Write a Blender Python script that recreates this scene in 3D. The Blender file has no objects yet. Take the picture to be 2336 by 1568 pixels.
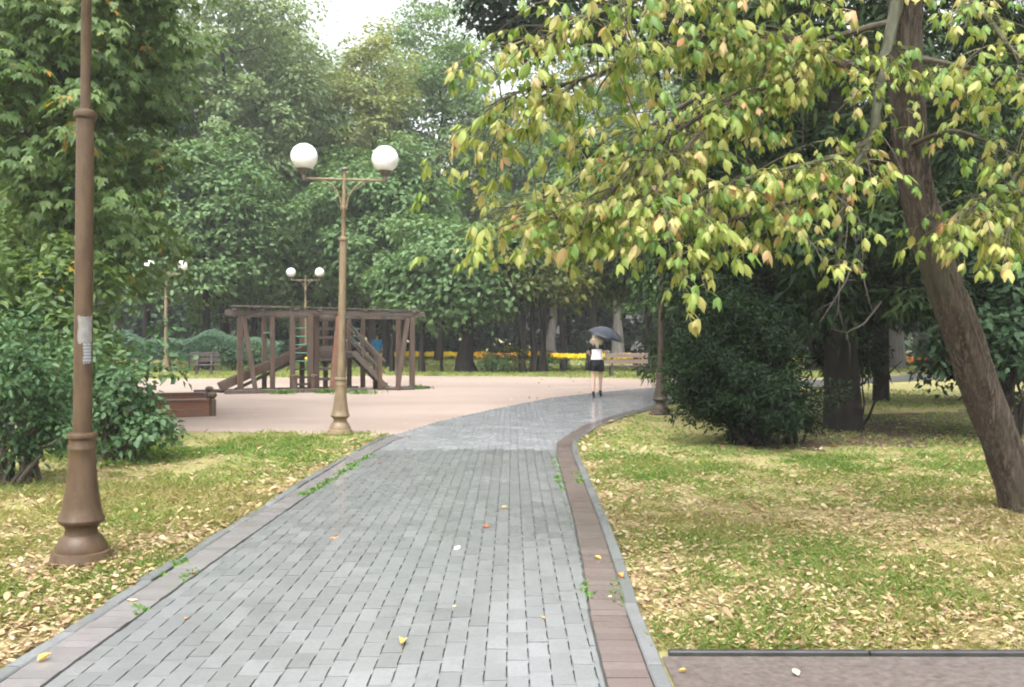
import bpy, math, random
import numpy as np
from mathutils import Vector, Matrix

# ---------------------------------------------------------------- camera, sky, sun, exposure
scene = bpy.context.scene
col = scene.collection
EYE, FPX, CX, HY = 1.6, 2060.0, 1168.0, 765.0      # eye height in metres; the photograph read at 2336 px width
cam_data = bpy.data.cameras.new('camera')
cam_data.sensor_width = 36.0
cam_data.lens = FPX / 2336.0 * 36.0
cam_data.clip_start, cam_data.clip_end = 0.05, 2000.0
cam = bpy.data.objects.new('camera', cam_data)
col.objects.link(cam)
cam.location = (0, 0, EYE)
cam.rotation_euler = (math.radians(90) - math.atan(19.0 / FPX), 0, 0)
scene.camera = cam

SUN_EL, SUN_ROT = math.radians(64), math.radians(200)
world = bpy.data.worlds.new('World')
scene.world = world
world.use_nodes = True
wn = world.node_tree
wn.nodes.clear()
sky = wn.nodes.new('ShaderNodeTexSky')
sky.sky_type = 'NISHITA'
sky.sun_disc = False
sky.sun_elevation = SUN_EL
sky.sun_rotation = SUN_ROT
sky.air_density, sky.dust_density, sky.ozone_density = 1.0, 6.0, 1.0
hsv = wn.nodes.new('ShaderNodeHueSaturation')       # overcast: the cloud deck takes nearly all blue out of the sky
hsv.inputs['Saturation'].default_value = 0.15
bg = wn.nodes.new('ShaderNodeBackground')
bg.inputs['Strength'].default_value = 0.15
wo = wn.nodes.new('ShaderNodeOutputWorld')
wn.links.new(sky.outputs[0], hsv.inputs['Color'])
wn.links.new(hsv.outputs[0], bg.inputs['Color'])
wn.links.new(bg.outputs[0], wo.inputs['Surface'])

sun_data = bpy.data.lights.new('sun', 'SUN')
sun_data.energy = 0.75
sun_data.angle = math.radians(45)
sun_data.color = (1.0, 0.97, 0.92)
sun = bpy.data.objects.new('sun', sun_data)
col.objects.link(sun)
_sd = Vector((math.sin(SUN_ROT) * math.cos(SUN_EL), math.cos(SUN_ROT) * math.cos(SUN_EL), math.sin(SUN_EL)))
sun.rotation_euler = _sd.to_track_quat('Z', 'Y').to_euler()
sun.location = (0, 0, 30)

scene.view_settings.view_transform = 'Standard'
scene.view_settings.look = 'None'
scene.view_settings.gamma = 1.0
scene.view_settings.use_curve_mapping = False
scene.view_settings.exposure = 1.85
scene.render.engine = 'CYCLES'
cy = scene.cycles
cy.max_bounces, cy.diffuse_bounces, cy.glossy_bounces, cy.transmission_bounces, cy.volume_bounces = 4, 2, 2, 2, 0
cy.use_adaptive_sampling = True
cy.adaptive_threshold = 0.04
cy.use_denoising = True
cy.filter_width = 2.0
cy.caustics_reflective = cy.caustics_refractive = False

# ---------------------------------------------------------------- helpers
def G(px, py, z=0.0):
    """ground point (metres) under a spot of the photograph"""
    d = (EYE - z) * FPX / (py - HY)
    return Vector(((px - CX) / FPX * d, d, z))

def AT(px, py, d):
    """point at distance d (metres) behind a spot of the photograph"""
    return Vector(((px - CX) / FPX * d, d, EYE + (HY - py) / FPX * d))

def tag(o, label=None, cat=None, group=None, kind=None):
    if label: o['label'] = label
    if cat: o['category'] = cat
    if group: o['group'] = group
    if kind: o['kind'] = kind
    return o

def link(o, parent=None):
    col.objects.link(o)
    if parent is not None: o.parent = parent
    return o

def empty(name, loc=(0, 0, 0), rz=0.0, label=None, cat=None, group=None):
    o = bpy.data.objects.new(name, None)
    o.empty_display_size = 0.2
    col.objects.link(o)
    o.location = loc
    o.rotation_euler = (0, 0, rz)
    return tag(o, label, cat, group)

def mesh_np(name, V, T, tint=None, smooth=True):
    """mesh from numpy: V (n,3), T (m,3) triangles or (m,4) quads, optional point attribute tint"""
    me = bpy.data.meshes.new(name)
    V = np.ascontiguousarray(V, dtype=np.float32)
    T = np.ascontiguousarray(T, dtype=np.int32)
    k = T.shape[1]
    me.vertices.add(len(V)); me.vertices.foreach_set('co', V.ravel())
    me.loops.add(T.size); me.loops.foreach_set('vertex_index', T.ravel())
    me.polygons.add(len(T))
    me.polygons.foreach_set('loop_start', np.arange(0, T.size, k, dtype=np.int32))
    me.polygons.foreach_set('loop_total', np.full(len(T), k, dtype=np.int32))
    if smooth is not None: me.polygons.foreach_set('use_smooth', np.full(len(T), bool(smooth)))
    if tint is not None:
        a = me.attributes.new('tint', 'FLOAT', 'POINT')
        a.data.foreach_set('value', np.ascontiguousarray(tint, dtype=np.float32))
    me.update(calc_edges=True)
    return me

def obj_np(name, V, T, mat, parent=None, tint=None, smooth=True):
    me = mesh_np(name, V, T, tint, smooth)
    me.materials.append(mat)
    return link(bpy.data.objects.new(name, me), parent)

class MB:
    """collects boxes, bars, tubes and lathes; build() links them as ONE mesh object"""
    def __init__(s): s.v, s.f = [], []
    def add(s, vs, fs):
        o = len(s.v)
        s.v += [tuple(v) for v in vs]
        s.f += [tuple(i + o for i in f) for f in fs]
        return s
    def box(s, c, size, R=None, b=0.0):
        """box with optional top bevel-like taper and rotation matrix"""
        hx, hy, hz = size[0] / 2, size[1] / 2, size[2] / 2
        if b <= 0:
            P = [(x, y, z) for z in (-hz, hz) for x, y in ((-hx, -hy), (hx, -hy), (hx, hy), (-hx, hy))]
            F = [(3, 2, 1, 0), (4, 5, 6, 7), (0, 1, 5, 4), (1, 2, 6, 5), (2, 3, 7, 6), (3, 0, 4, 7)]
        else:
            P, F = [], []
            rings = [(-hz, b), (-hz + b, 0), (hz - b, 0), (hz, b)]
            for z, i in rings:
                P += [(-hx + i, -hy + i, z), (hx - i, -hy + i, z), (hx - i, hy - i, z), (-hx + i, hy - i, z)]
            F = [(3, 2, 1, 0), (12, 13, 14, 15)]
            for r in range(3):
                for k in range(4):
                    F.append((r * 4 + k, r * 4 + (k + 1) % 4, r * 4 + 4 + (k + 1) % 4, r * 4 + 4 + k))
        P = [Vector(p) for p in P]
        if R is not None: P = [R @ p for p in P]
        return s.add([p + Vector(c) for p in P], F)
    def bar(s, a, b, w, h, up=(0, 0, 1), bev=0.0):
        """rectangular bar from a to b, w across, h along up"""
        a, b = Vector(a), Vector(b)
        y = (b - a); L = y.length; y.normalize()
        u = Vector(up)
        if abs(u.dot(y)) > 0.98: u = Vector((1, 0, 0))
        x = y.cross(u).normalized(); z = x.cross(y).normalized()
        R = Matrix((x, y, z)).transposed()
        return s.box((a + b) / 2, (w, L, h), R, bev)
    def tube(s, pts, rad, n=10, cap=True, wob=None):
        pts = [Vector(p) for p in pts]
        rings, o = [], len(s.v)
        t0 = (pts[1] - pts[0]).normalized()
        ref = Vector((1, 0, 0)) if abs(t0.x) < 0.9 else Vector((0, 1, 0))
        nx = t0.cross(ref).normalized()
        for i, p in enumerate(pts):
            t = (pts[min(i + 1, len(pts) - 1)] - pts[max(i - 1, 0)]).normalized()
            nx = (nx - t * nx.dot(t)).normalized()
            ny = t.cross(nx)
            r = rad[i] if hasattr(rad, '__len__') else rad
            for k in range(n):
                a = 2 * math.pi * k / n
                rr = r * (wob(i, k) if wob else 1.0)
                s.v.append(tuple(p + nx * (rr * math.cos(a)) + ny * (rr * math.sin(a))))
        for i in range(len(pts) - 1):
            for k in range(n):
                k2 = (k + 1) % n
                s.f.append((o + i * n + k, o + i * n + k2, o + (i + 1) * n + k2, o + (i + 1) * n + k))
        if cap:
            s.f.append(tuple(o + k for k in reversed(range(n))))
            s.f.append(tuple(o + (len(pts) - 1) * n + k for k in range(n)))
        return s
    def lathe(s, prof, n=24, c=(0, 0, 0), sx=1.0, sy=1.0):
        """prof: list of (radius, z), closed at both ends"""
        o = len(s.v)
        for r, z in prof:
            for k in range(n):
                a = 2 * math.pi * k / n
                s.v.append((c[0] + r * sx * math.cos(a), c[1] + r * sy * math.sin(a), c[2] + z))
        m = len(prof)
        for i in range(m - 1):
            for k in range(n):
                k2 = (k + 1) % n
                s.f.append((o + i * n + k, o + i * n + k2, o + (i + 1) * n + k2, o + (i + 1) * n + k))
        s.f.append(tuple(o + k for k in reversed(range(n))))
        s.f.append(tuple(o + (m - 1) * n + k for k in range(n)))
        return s
    def loft(s, rings, n=16):
        """rings: (cx, cy, z, rx, ry)"""
        o = len(s.v)
        for cx, cy_, z, rx, ry in rings:
            for k in range(n):
                a = 2 * math.pi * k / n
                s.v.append((cx + rx * math.cos(a), cy_ + ry * math.sin(a), z))
        m = len(rings)
        for i in range(m - 1):
            for k in range(n):
                k2 = (k + 1) % n
                s.f.append((o + i * n + k, o + i * n + k2, o + (i + 1) * n + k2, o + (i + 1) * n + k))
        s.f.append(tuple(o + k for k in reversed(range(n))))
        s.f.append(tuple(o + (m - 1) * n + k for k in range(n)))
        return s
    def mesh(s, name, mat, smooth=False):
        me = bpy.data.meshes.new(name)
        me.from_pydata(s.v, [], s.f)
        if smooth:
            me.polygons.foreach_set('use_smooth', np.ones(len(me.polygons), dtype=bool))
            try: me.set_sharp_from_angle(angle=math.radians(32))
            except Exception: pass
        me.materials.append(mat)
        me.update()
        return me
    def build(s, name, mat, parent=None, smooth=False):
        return link(bpy.data.objects.new(name, s.mesh(name, mat, smooth)), parent)

def copy_tree(o, parent=None):
    c = o.copy(); col.objects.link(c); c.parent = parent
    for ch in list(o.children): copy_tree(ch, c)
    return c

def vnoise(x, y, seed=0):
    """smooth 2-D value noise in 0..1 on numpy arrays"""
    r = np.random.RandomState(seed).rand(256, 256)
    xi, yi = np.floor(x).astype(int), np.floor(y).astype(int)
    fx, fy = x - xi, y - yi
    fx, fy = fx * fx * (3 - 2 * fx), fy * fy * (3 - 2 * fy)
    g = lambda a, b: r[a % 256, b % 256]
    return (g(xi, yi) * (1 - fx) + g(xi + 1, yi) * fx) * (1 - fy) + (g(xi, yi + 1) * (1 - fx) + g(xi + 1, yi + 1) * fx) * fy

def norm(a):
    return a / np.maximum(np.linalg.norm(a, axis=-1, keepdims=True), 1e-9)

# ---------------------------------------------------------------- materials
class NT:
    def __init__(s, name):
        s.m = bpy.data.materials.new(name)
        s.m.use_nodes = True
        s.t = s.m.node_tree
        s.t.nodes.clear()
        s.out = s.n('ShaderNodeOutputMaterial')
    def n(s, typ, **kw):
        nd = s.t.nodes.new(typ)
        for k, v in kw.items(): setattr(nd, k, v)
        return nd
    def l(s, a, b): s.t.links.new(a, b)
    def noise(s, scale, detail=4, rough=0.55, vec=None, stretch=None, coord='pos'):
        nz = s.n('ShaderNodeTexNoise')
        nz.inputs['Scale'].default_value = scale
        nz.inputs['Detail'].default_value = detail
        nz.inputs['Roughness'].default_value = rough
        if vec is None:
            if coord == 'pos': vec = s.n('ShaderNodeNewGeometry').outputs['Position']
            else: vec = s.n('ShaderNodeTexCoord').outputs['Object']
        if stretch:
            mp = s.n('ShaderNodeMapping')
            mp.inputs['Scale'].default_value = stretch
            s.l(vec, mp.inputs['Vector']); vec = mp.outputs[0]
        s.l(vec, nz.inputs['Vector'])
        return nz.outputs['Fac']
    def ramp(s, fac, stops, mode='LINEAR'):
        r = s.n('ShaderNodeValToRGB')
        r.color_ramp.interpolation = mode
        el = r.color_ramp.elements
        while len(el) > 1: el.remove(el[-1])
        el[0].position, el[0].color = stops[0][0], (*stops[0][1], 1)
        for p, c in stops[1:]:
            e = el.new(p); e.color = (*c, 1)
        s.l(fac, r.inputs[0])
        return r.outputs[0]
    def math(s, op, a, b=None, c=None, clamp=False):
        m = s.n('ShaderNodeMath', operation=op, use_clamp=clamp)
        for i, v in enumerate((a, b, c)):
            if v is None: continue
            if isinstance(v, (int, float)): m.inputs[i].default_value = v
            else: s.l(v, m.inputs[i])
        return m.outputs[0]
    def mix(s, fac, a, b, typ='MIX'):
        m = s.n('ShaderNodeMix', data_type='RGBA', blend_type=typ)
        if isinstance(fac, (int, float)): m.inputs[0].default_value = fac
        else: s.l(fac, m.inputs[0])
        for i, v in ((6, a), (7, b)):
            if isinstance(v, tuple): m.inputs[i].default_value = (*v, 1)
            else: s.l(v, m.inputs[i])
        return m.outputs[2]
    def rand(s):
        """one value per piece: the piece's tint attribute plus its object's own random number"""
        at = s.n('ShaderNodeAttribute', attribute_name='tint').outputs['Fac']
        oi = s.n('ShaderNodeObjectInfo').outputs['Random']
        return s.math('FRACT', s.math('ADD', at, oi))
    def tint(s): return s.n('ShaderNodeAttribute', attribute_name='tint').outputs['Fac']
    def bump(s, h, strength=0.3, dist=0.01):
        b = s.n('ShaderNodeBump')
        b.inputs['Strength'].default_value = strength
        b.inputs['Distance'].default_value = dist
        s.l(h, b.inputs['Height'])
        return b.outputs[0]
    def pbsdf(s, color, rough=0.6, spec=0.4, normal=None, metal=0.0):
        p = s.n('ShaderNodeBsdfPrincipled')
        if isinstance(color, tuple): p.inputs['Base Color'].default_value = (*color, 1)
        else: s.l(color, p.inputs['Base Color'])
        if isinstance(rough, (int, float)): p.inputs['Roughness'].default_value = rough
        else: s.l(rough, p.inputs['Roughness'])
        p.inputs['Specular IOR Level'].default_value = spec
        p.inputs['Metallic'].default_value = metal
        if normal is not None: s.l(normal, p.inputs['Normal'])
        return p
    def done(s, sh):
        s.l(sh.outputs[0] if hasattr(sh, 'outputs') else sh, s.out.inputs['Surface'])
        return s.m

def leaf_mat(name, stops, trans=0.35, rough=0.5, rnd=False, spec=0.25):
    t = NT(name)
    c = t.ramp(t.rand() if rnd else t.tint(), stops)
    p = t.pbsdf(c, rough, spec)
    tr = t.n('ShaderNodeBsdfTranslucent')
    t.l(t.mix(1.0, c, (1.25, 1.2, 0.7), 'MULTIPLY'), tr.inputs['Color'])
    m = t.n('ShaderNodeMixShader'); m.inputs[0].default_value = trans
    t.l(p.outputs[0], m.inputs[1]); t.l(tr.outputs[0], m.inputs[2])
    return t.done(m)

def simple_mat(name, color, rough=0.6, spec=0.4, var=0.25, scale=8.0, bump=0.0):
    t = NT(name)
    f = t.noise(scale, 5, 0.6, coord='obj')
    lo = tuple(max(0, c * (1 - var)) for c in color); hi = tuple(min(1, c * (1 + var)) for c in color)
    c = t.ramp(f, [(0.3, lo), (0.7, hi)])
    nm = t.bump(f, bump, 0.01) if bump else None
    return t.done(t.pbsdf(c, rough, spec, nm))

def ridged_bark_mat(name, dark, light, moss):
    t = NT(name)
    a = t.noise(22, 7, 0.7, stretch=(1, 1, 0.13)); b = t.noise(5, 5, 0.65, stretch=(1, 1, 0.4))
    g = t.noise(60, 4, 0.7)
    crack = t.math('ABSOLUTE', t.math('SUBTRACT', a, 0.5))
    c = t.ramp(crack, [(0.0, tuple(x * 0.3 for x in dark)), (0.035, dark), (0.13, light)])
    c = t.mix(t.ramp(b, [(0.38, (0, 0, 0)), (0.62, (0.75, 0.75, 0.75))]), c, tuple(x * 0.55 for x in light))
    c = t.mix(t.ramp(g, [(0.5, (0, 0, 0)), (0.75, (0.35, 0.35, 0.35))]), c, (0.13, 0.125, 0.115))
    c = t.mix(t.ramp(t.noise(1.7, 4, 0.6), [(0.5, (0, 0, 0)), (0.68, (0.6, 0.6, 0.6))]), c, moss)
    return t.done(t.pbsdf(c, 0.85, 0.2, t.bump(t.math('ADD', crack, t.math('MULTIPLY', g, 0.15)), 1.0, 0.06)))

def bark_mat(name, dark, light, moss=None, scale=9.0):
    t = NT(name)
    f = t.noise(scale, 6, 0.65, stretch=(1, 1, 0.16))
    c = t.ramp(f, [(0.3, dark), (0.72, light)])
    if moss:
        g = t.noise(1.4, 3, 0.5)
        c = t.mix(t.math('MULTIPLY', t.ramp(g, [(0.48, (0, 0, 0)), (0.7, (1, 1, 1))]), 0.6), c, moss)
    return t.done(t.pbsdf(c, 0.85, 0.2, t.bump(f, 0.9, 0.03)))

def ground_mat():
    t = NT('lawn_soil')
    a = t.noise(0.35, 5, 0.6); b = t.noise(6.0, 5, 0.7)
    c1 = t.ramp(a, [(0.35, (0.15, 0.165, 0.05)), (0.65, (0.23, 0.22, 0.08))])
    c2 = t.ramp(b, [(0.35, (0.19, 0.16, 0.08)), (0.7, (0.33, 0.275, 0.14))])
    return t.done(t.pbsdf(t.mix(0.5, c1, c2), 0.9, 0.15, t.bump(b, 0.5, 0.03)))

def sand_mat():
    t = NT('pinkish_sand')
    a = t.noise(0.5, 5, 0.65, stretch=(0.5, 1, 1)); b = t.noise(30, 4, 0.7); d = t.noise(0.22, 4, 0.6, stretch=(0.4, 1, 1))
    c = t.ramp(a, [(0.3, (0.255, 0.195, 0.16)), (0.7, (0.33, 0.262, 0.225))])
    c = t.mix(0.4, c, t.ramp(b, [(0.3, (0.19, 0.145, 0.115)), (0.7, (0.37, 0.30, 0.26))]))
    c = t.mix(t.ramp(d, [(0.45, (0, 0, 0)), (0.62, (0.5, 0.5, 0.5))]), c, (0.18, 0.14, 0.118))
    e = t.noise(3.5, 5, 0.7, stretch=(0.6, 1, 1))
    c = t.mix(t.ramp(e, [(0.55, (0, 0, 0)), (0.7, (0.45, 0.45, 0.45))]), c, (0.2, 0.155, 0.13))
    return t.done(t.pbsdf(c, 0.75, 0.25, t.bump(t.math('ADD', b, e), 0.45, 0.02)))

def brick_mat(name, lo, hi, stain):
    t = NT(name)
    r = t.rand()
    c = t.ramp(r, [(0.0, lo), (1.0, hi)])
    f = t.noise(45, 4, 0.7); g = t.noise(1.6, 5, 0.65)
    c = t.mix(t.ramp(t.noise(2.6, 5, 0.7), [(0.5, (0, 0, 0)), (0.72, (0.5, 0.5, 0.5))]), c, stain)
    c = t.mix(t.ramp(f, [(0.45, (0, 0, 0)), (0.8, (0.45, 0.45, 0.45))]), c, stain)
    w = t.ramp(g, [(0.35, (0.09, 0.09, 0.09)), (0.68, (0.26, 0.26, 0.26))])
    return t.done(t.pbsdf(c, w, 0.55, t.bump(f, 0.12, 0.004)))

M = {}
M['ground'] = ground_mat()
M['sand'] = sand_mat()
M['brick_grey'] = brick_mat('wet_grey_brick', (0.145, 0.151, 0.152), (0.185, 0.191, 0.194), (0.108, 0.11, 0.108))
M['brick_red'] = brick_mat('wet_red_brick', (0.125, 0.096, 0.09), (0.16, 0.125, 0.118), (0.09, 0.07, 0.065))
M['kerb'] = brick_mat('wet_grey_kerb', (0.13, 0.135, 0.135), (0.19, 0.195, 0.20), (0.09, 0.09, 0.09))
M['joint'] = simple_mat('joint_sand', (0.07, 0.07, 0.065), 0.4, 0.4, 0.4, 12)
M['asphalt'] = simple_mat('pinkish_asphalt', (0.105, 0.088, 0.08), 0.45, 0.4, 0.35, 30, 0.3)
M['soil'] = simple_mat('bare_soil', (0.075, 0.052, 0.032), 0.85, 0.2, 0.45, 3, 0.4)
M['far_path'] = simple_mat('far_pale_path', (0.42, 0.42, 0.42), 0.4, 0.5, 0.1, 1)
M['lamp'] = None

def lamp_mat(name, c0, c1, rust):
    t = NT(name)
    f = t.noise(3.0, 5, 0.6, coord='obj'); g = t.noise(14, 5, 0.7, coord='obj', stretch=(1, 1, 0.25))
    c = t.ramp(f, [(0.3, c0), (0.7, c1)])
    c = t.mix(t.ramp(g, [(0.46, (0, 0, 0)), (0.66, (0.85, 0.85, 0.85))]), c, rust)
    h = t.noise(38, 4, 0.7, coord='obj')
    c = t.mix(t.ramp(h, [(0.6, (0, 0, 0)), (0.7, (0.6, 0.6, 0.6))]), c, tuple(x * 1.5 for x in c1))
    return t.done(t.pbsdf(c, t.ramp(f, [(0.3, (0.35, 0.35, 0.35)), (0.7, (0.62, 0.62, 0.62))]), 0.35, t.bump(g, 0.3, 0.005)))
M['lamp_brown'] = lamp_mat('ochre_brown_paint', (0.066, 0.040, 0.021), (0.094, 0.06, 0.031), (0.05, 0.027, 0.017))
M['lamp_umber'] = lamp_mat('dark_umber_paint', (0.05, 0.036, 0.024), (0.075, 0.054, 0.036), (0.04, 0.026, 0.018))
M['lamp_tan'] = lamp_mat('ochre_tan_paint', (0.17, 0.125, 0.072), (0.215, 0.163, 0.098), (0.125, 0.082, 0.05))
M['lamp_dark'] = simple_mat('lamp_cup_metal', (0.13, 0.11, 0.09), 0.45, 0.4, 0.2)
t = NT('opal_globe'); p = t.pbsdf((0.86, 0.85, 0.82), 0.22, 0.5)
p.inputs['Subsurface Weight'].default_value = 0.25; p.inputs['Subsurface Radius'].default_value = (0.2, 0.2, 0.2)
M['globe'] = t.done(p)
def wood_mat(name, lo, hi, axis=(1, 1, 0.12)):
    t = NT(name)
    f = t.noise(11, 6, 0.7, coord='obj', stretch=axis); g = t.noise(1.6, 3, 0.5, coord='pos')
    c = t.ramp(f, [(0.3, lo), (0.7, hi)])
    c = t.mix(t.ramp(g, [(0.4, (0, 0, 0)), (0.7, (0.5, 0.5, 0.5))]), c, tuple(x * 0.9 for x in (hi[1], hi[1] * 1.0, hi[1] * 0.95)))
    return t.done(t.pbsdf(c, 0.55, 0.35, t.bump(f, 0.4, 0.01)))
M['wood'] = wood_mat('weathered_brown_wood', (0.06, 0.037, 0.025), (0.13, 0.083, 0.056))
M['wood_grey'] = wood_mat('grey_weathered_wood', (0.065, 0.049, 0.038), (0.13, 0.102, 0.082))
M['wood_red'] = wood_mat('reddish_plank_paint', (0.15, 0.06, 0.033), (0.24, 0.11, 0.06), (0.12, 1, 1))
M['wood_dark'] = wood_mat('dark_wet_wood', (0.035, 0.025, 0.022), (0.08, 0.06, 0.052))
M['wood_bench'] = wood_mat('bench_brown_wood', (0.13, 0.09, 0.075), (0.21, 0.155, 0.13), (0.12, 1, 1))
M['green_metal'] = simple_mat('green_painted_rung', (0.045, 0.20, 0.125), 0.4, 0.5, 0.2)
M['iron'] = simple_mat('dark_iron', (0.035, 0.035, 0.035), 0.5, 0.4, 0.3)
M['concrete'] = simple_mat('dark_bench_leg', (0.07, 0.075, 0.06), 0.7, 0.3, 0.3)
M['bark_lean'] = ridged_bark_mat('brown_ridged_bark', (0.06, 0.046, 0.036), (0.17, 0.13, 0.10), (0.085, 0.085, 0.052))
M['bark_dark'] = bark_mat('dark_wet_bark', (0.01, 0.008, 0.007), (0.032, 0.026, 0.021), None, 8)
M['bark_mid'] = bark_mat('grey_brown_bark', (0.05, 0.04, 0.03), (0.12, 0.10, 0.08), (0.08, 0.09, 0.04), 8)
M['bark_twig'] = bark_mat('dead_twig_bark', (0.03, 0.026, 0.02), (0.06, 0.052, 0.042), None, 10)
M['bark_pale'] = bark_mat('pale_grey_bark', (0.08, 0.075, 0.065), (0.17, 0.16, 0.145), None, 6)
M['branch_green'] = bark_mat('mossy_branch_bark', (0.045, 0.045, 0.03), (0.10, 0.105, 0.07), None, 14)

LM = {}
LM['mid'] = leaf_mat('mid_green_leaf', [(0, (0.066, 0.135, 0.04)), (0.5, (0.11, 0.195, 0.058)), (1, (0.165, 0.25, 0.08))])
LM['blue'] = leaf_mat('blue_green_leaf', [(0, (0.066, 0.135, 0.05)), (0.5, (0.108, 0.19, 0.072)), (1, (0.158, 0.245, 0.10))])
LM['pale'] = leaf_mat('haze_pale_green_leaf', [(0, (0.13, 0.205, 0.095)), (0.5, (0.195, 0.275, 0.13)), (1, (0.26, 0.32, 0.155))], 0.4)  # haze and sky glare on the tall trees put into a paler leaf colour
LM['yellowish'] = leaf_mat('yellowing_leaf', [(0, (0.14, 0.19, 0.06)), (0.5, (0.21, 0.25, 0.08)), (1, (0.29, 0.30, 0.10))], 0.4)
LM['olive'] = leaf_mat('olive_leaf', [(0, (0.065, 0.1, 0.035)), (0.6, (0.13, 0.16, 0.05)), (1, (0.25, 0.24, 0.06))], 0.4)
LM['elder'] = leaf_mat('box_elder_leaf', [(0, (0.05, 0.10, 0.03)), (0.5, (0.10, 0.165, 0.05)), (0.93, (0.16, 0.23, 0.075)), (0.965, (0.3, 0.24, 0.04)), (1, (0.5, 0.24, 0.03))], 0.4)
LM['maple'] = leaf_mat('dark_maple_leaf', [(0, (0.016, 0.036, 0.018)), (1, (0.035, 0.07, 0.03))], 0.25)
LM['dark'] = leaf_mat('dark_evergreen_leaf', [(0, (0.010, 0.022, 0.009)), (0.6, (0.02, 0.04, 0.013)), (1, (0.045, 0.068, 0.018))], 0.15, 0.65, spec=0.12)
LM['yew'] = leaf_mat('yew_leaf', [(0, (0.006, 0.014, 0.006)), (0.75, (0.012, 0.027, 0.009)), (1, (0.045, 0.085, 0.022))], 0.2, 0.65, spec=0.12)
LM['shade'] = leaf_mat('shade_green_leaf', [(0, (0.02, 0.05, 0.022)), (0.6, (0.04, 0.085, 0.038)), (1, (0.08, 0.135, 0.062))], 0.25)
LM['shrub'] = leaf_mat('shrub_leaf', [(0, (0.025, 0.065, 0.026)), (0.5, (0.06, 0.128, 0.05)), (1, (0.14, 0.22, 0.10))], 0.3, 0.5, spec=0.3)
LM['hedge'] = leaf_mat('hedge_leaf', [(0, (0.03, 0.075, 0.04)), (1, (0.07, 0.13, 0.07))], 0.25)
YST = [(0.0, (0.10, 0.19, 0.04)), (0.25, (0.17, 0.26, 0.052)), (0.5, (0.27, 0.325, 0.075)), (0.82, (0.37, 0.375, 0.115)), (0.95, (0.46, 0.40, 0.18)), (0.985, (0.52, 0.35, 0.19)), (1, (0.46, 0.24, 0.10))]
LM['gold'] = leaf_mat('yellow_green_leaf', YST, 0.42, 0.42, rnd=True, spec=0.35)
LM['grass'] = leaf_mat('grass_blade', [(0, (0.09, 0.19, 0.035)), (0.4, (0.17, 0.27, 0.065)), (0.7, (0.29, 0.30, 0.105)), (1, (0.38, 0.32, 0.165))], 0.4, 0.55, spec=0.2)
LM['litter'] = leaf_mat('fallen_leaf', [(0, (0.18, 0.115, 0.065)), (0.25, (0.31, 0.22, 0.125)), (0.55, (0.375, 0.28, 0.17)), (0.85, (0.385, 0.305, 0.15)), (1, (0.43, 0.355, 0.26))], 0.2, 0.45, rnd=True)
LM['flower'] = leaf_mat('flower_petal', [(0, (0.75, 0.28, 0.01)), (0.5, (0.85, 0.50, 0.01)), (1, (0.85, 0.66, 0.03))], 0.3)
LM['weed'] = leaf_mat('weed_leaf', [(0, (0.06, 0.15, 0.03)), (1, (0.16, 0.27, 0.06))], 0.35)

# ---------------------------------------------------------------- leaf clouds
def rhombs(P, A, N, L, W, fold=0.12, sag=0.0):
    """folded leaf blades: base P, axis A, normal N -> 4 verts and 2 triangles each"""
    A = norm(A); S = norm(np.cross(A, N)); N = np.cross(S, A)
    L = np.asarray(L).reshape(-1, 1); W = np.asarray(W).reshape(-1, 1)
    mid = P + A * L * 0.45
    tip = P + A * L - np.array([0, 0, 1.0]) * (sag * L)
    V = np.stack([P, mid + S * W * 0.5 + N * fold * W, tip, mid - S * W * 0.5 + N * fold * W], 1).reshape(-1, 3)
    b = np.arange(len(P))[:, None] * 4
    T = np.concatenate([b + np.array([[0, 1, 2]]), b + np.array([[0, 2, 3]])], 1).reshape(-1, 3)
    return V, T

def unit(rng, n):
    return norm(rng.normal(size=(n, 3)))

class Cloud:
    def __init__(s): s.V, s.T, s.t, s.n = [], [], [], 0
    def add(s, V, T, tint, per):
        s.V.append(V); s.T.append(T + s.n); s.t.append(np.repeat(tint, per)); s.n += len(V)
    def build(s, name, mat, parent=None):
        return obj_np(name, np.concatenate(s.V), np.concatenate(s.T), mat, parent, np.concatenate(s.t))

def clumps_in(rng, c, R, n, bottom=-0.7, lob=0.22, hollow=0.35):
    d = unit(rng, n * 3)
    d = d[d[:, 2] > bottom][:n]
    ph = rng.uniform(0, 6.28, 6)
    lo = 1 + lob * (np.sin(3 * np.arctan2(d[:, 1], d[:, 0]) + ph[0]) * 0.6 + np.sin(4 * d[:, 2] + ph[1] + 2 * d[:, 0]) * 0.6)
    r = (hollow + (1 - hollow) * rng.uniform(0, 1, len(d)) ** 0.45) * lo
    return np.asarray(c) + d * r[:, None] * np.asarray(R), d

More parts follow.
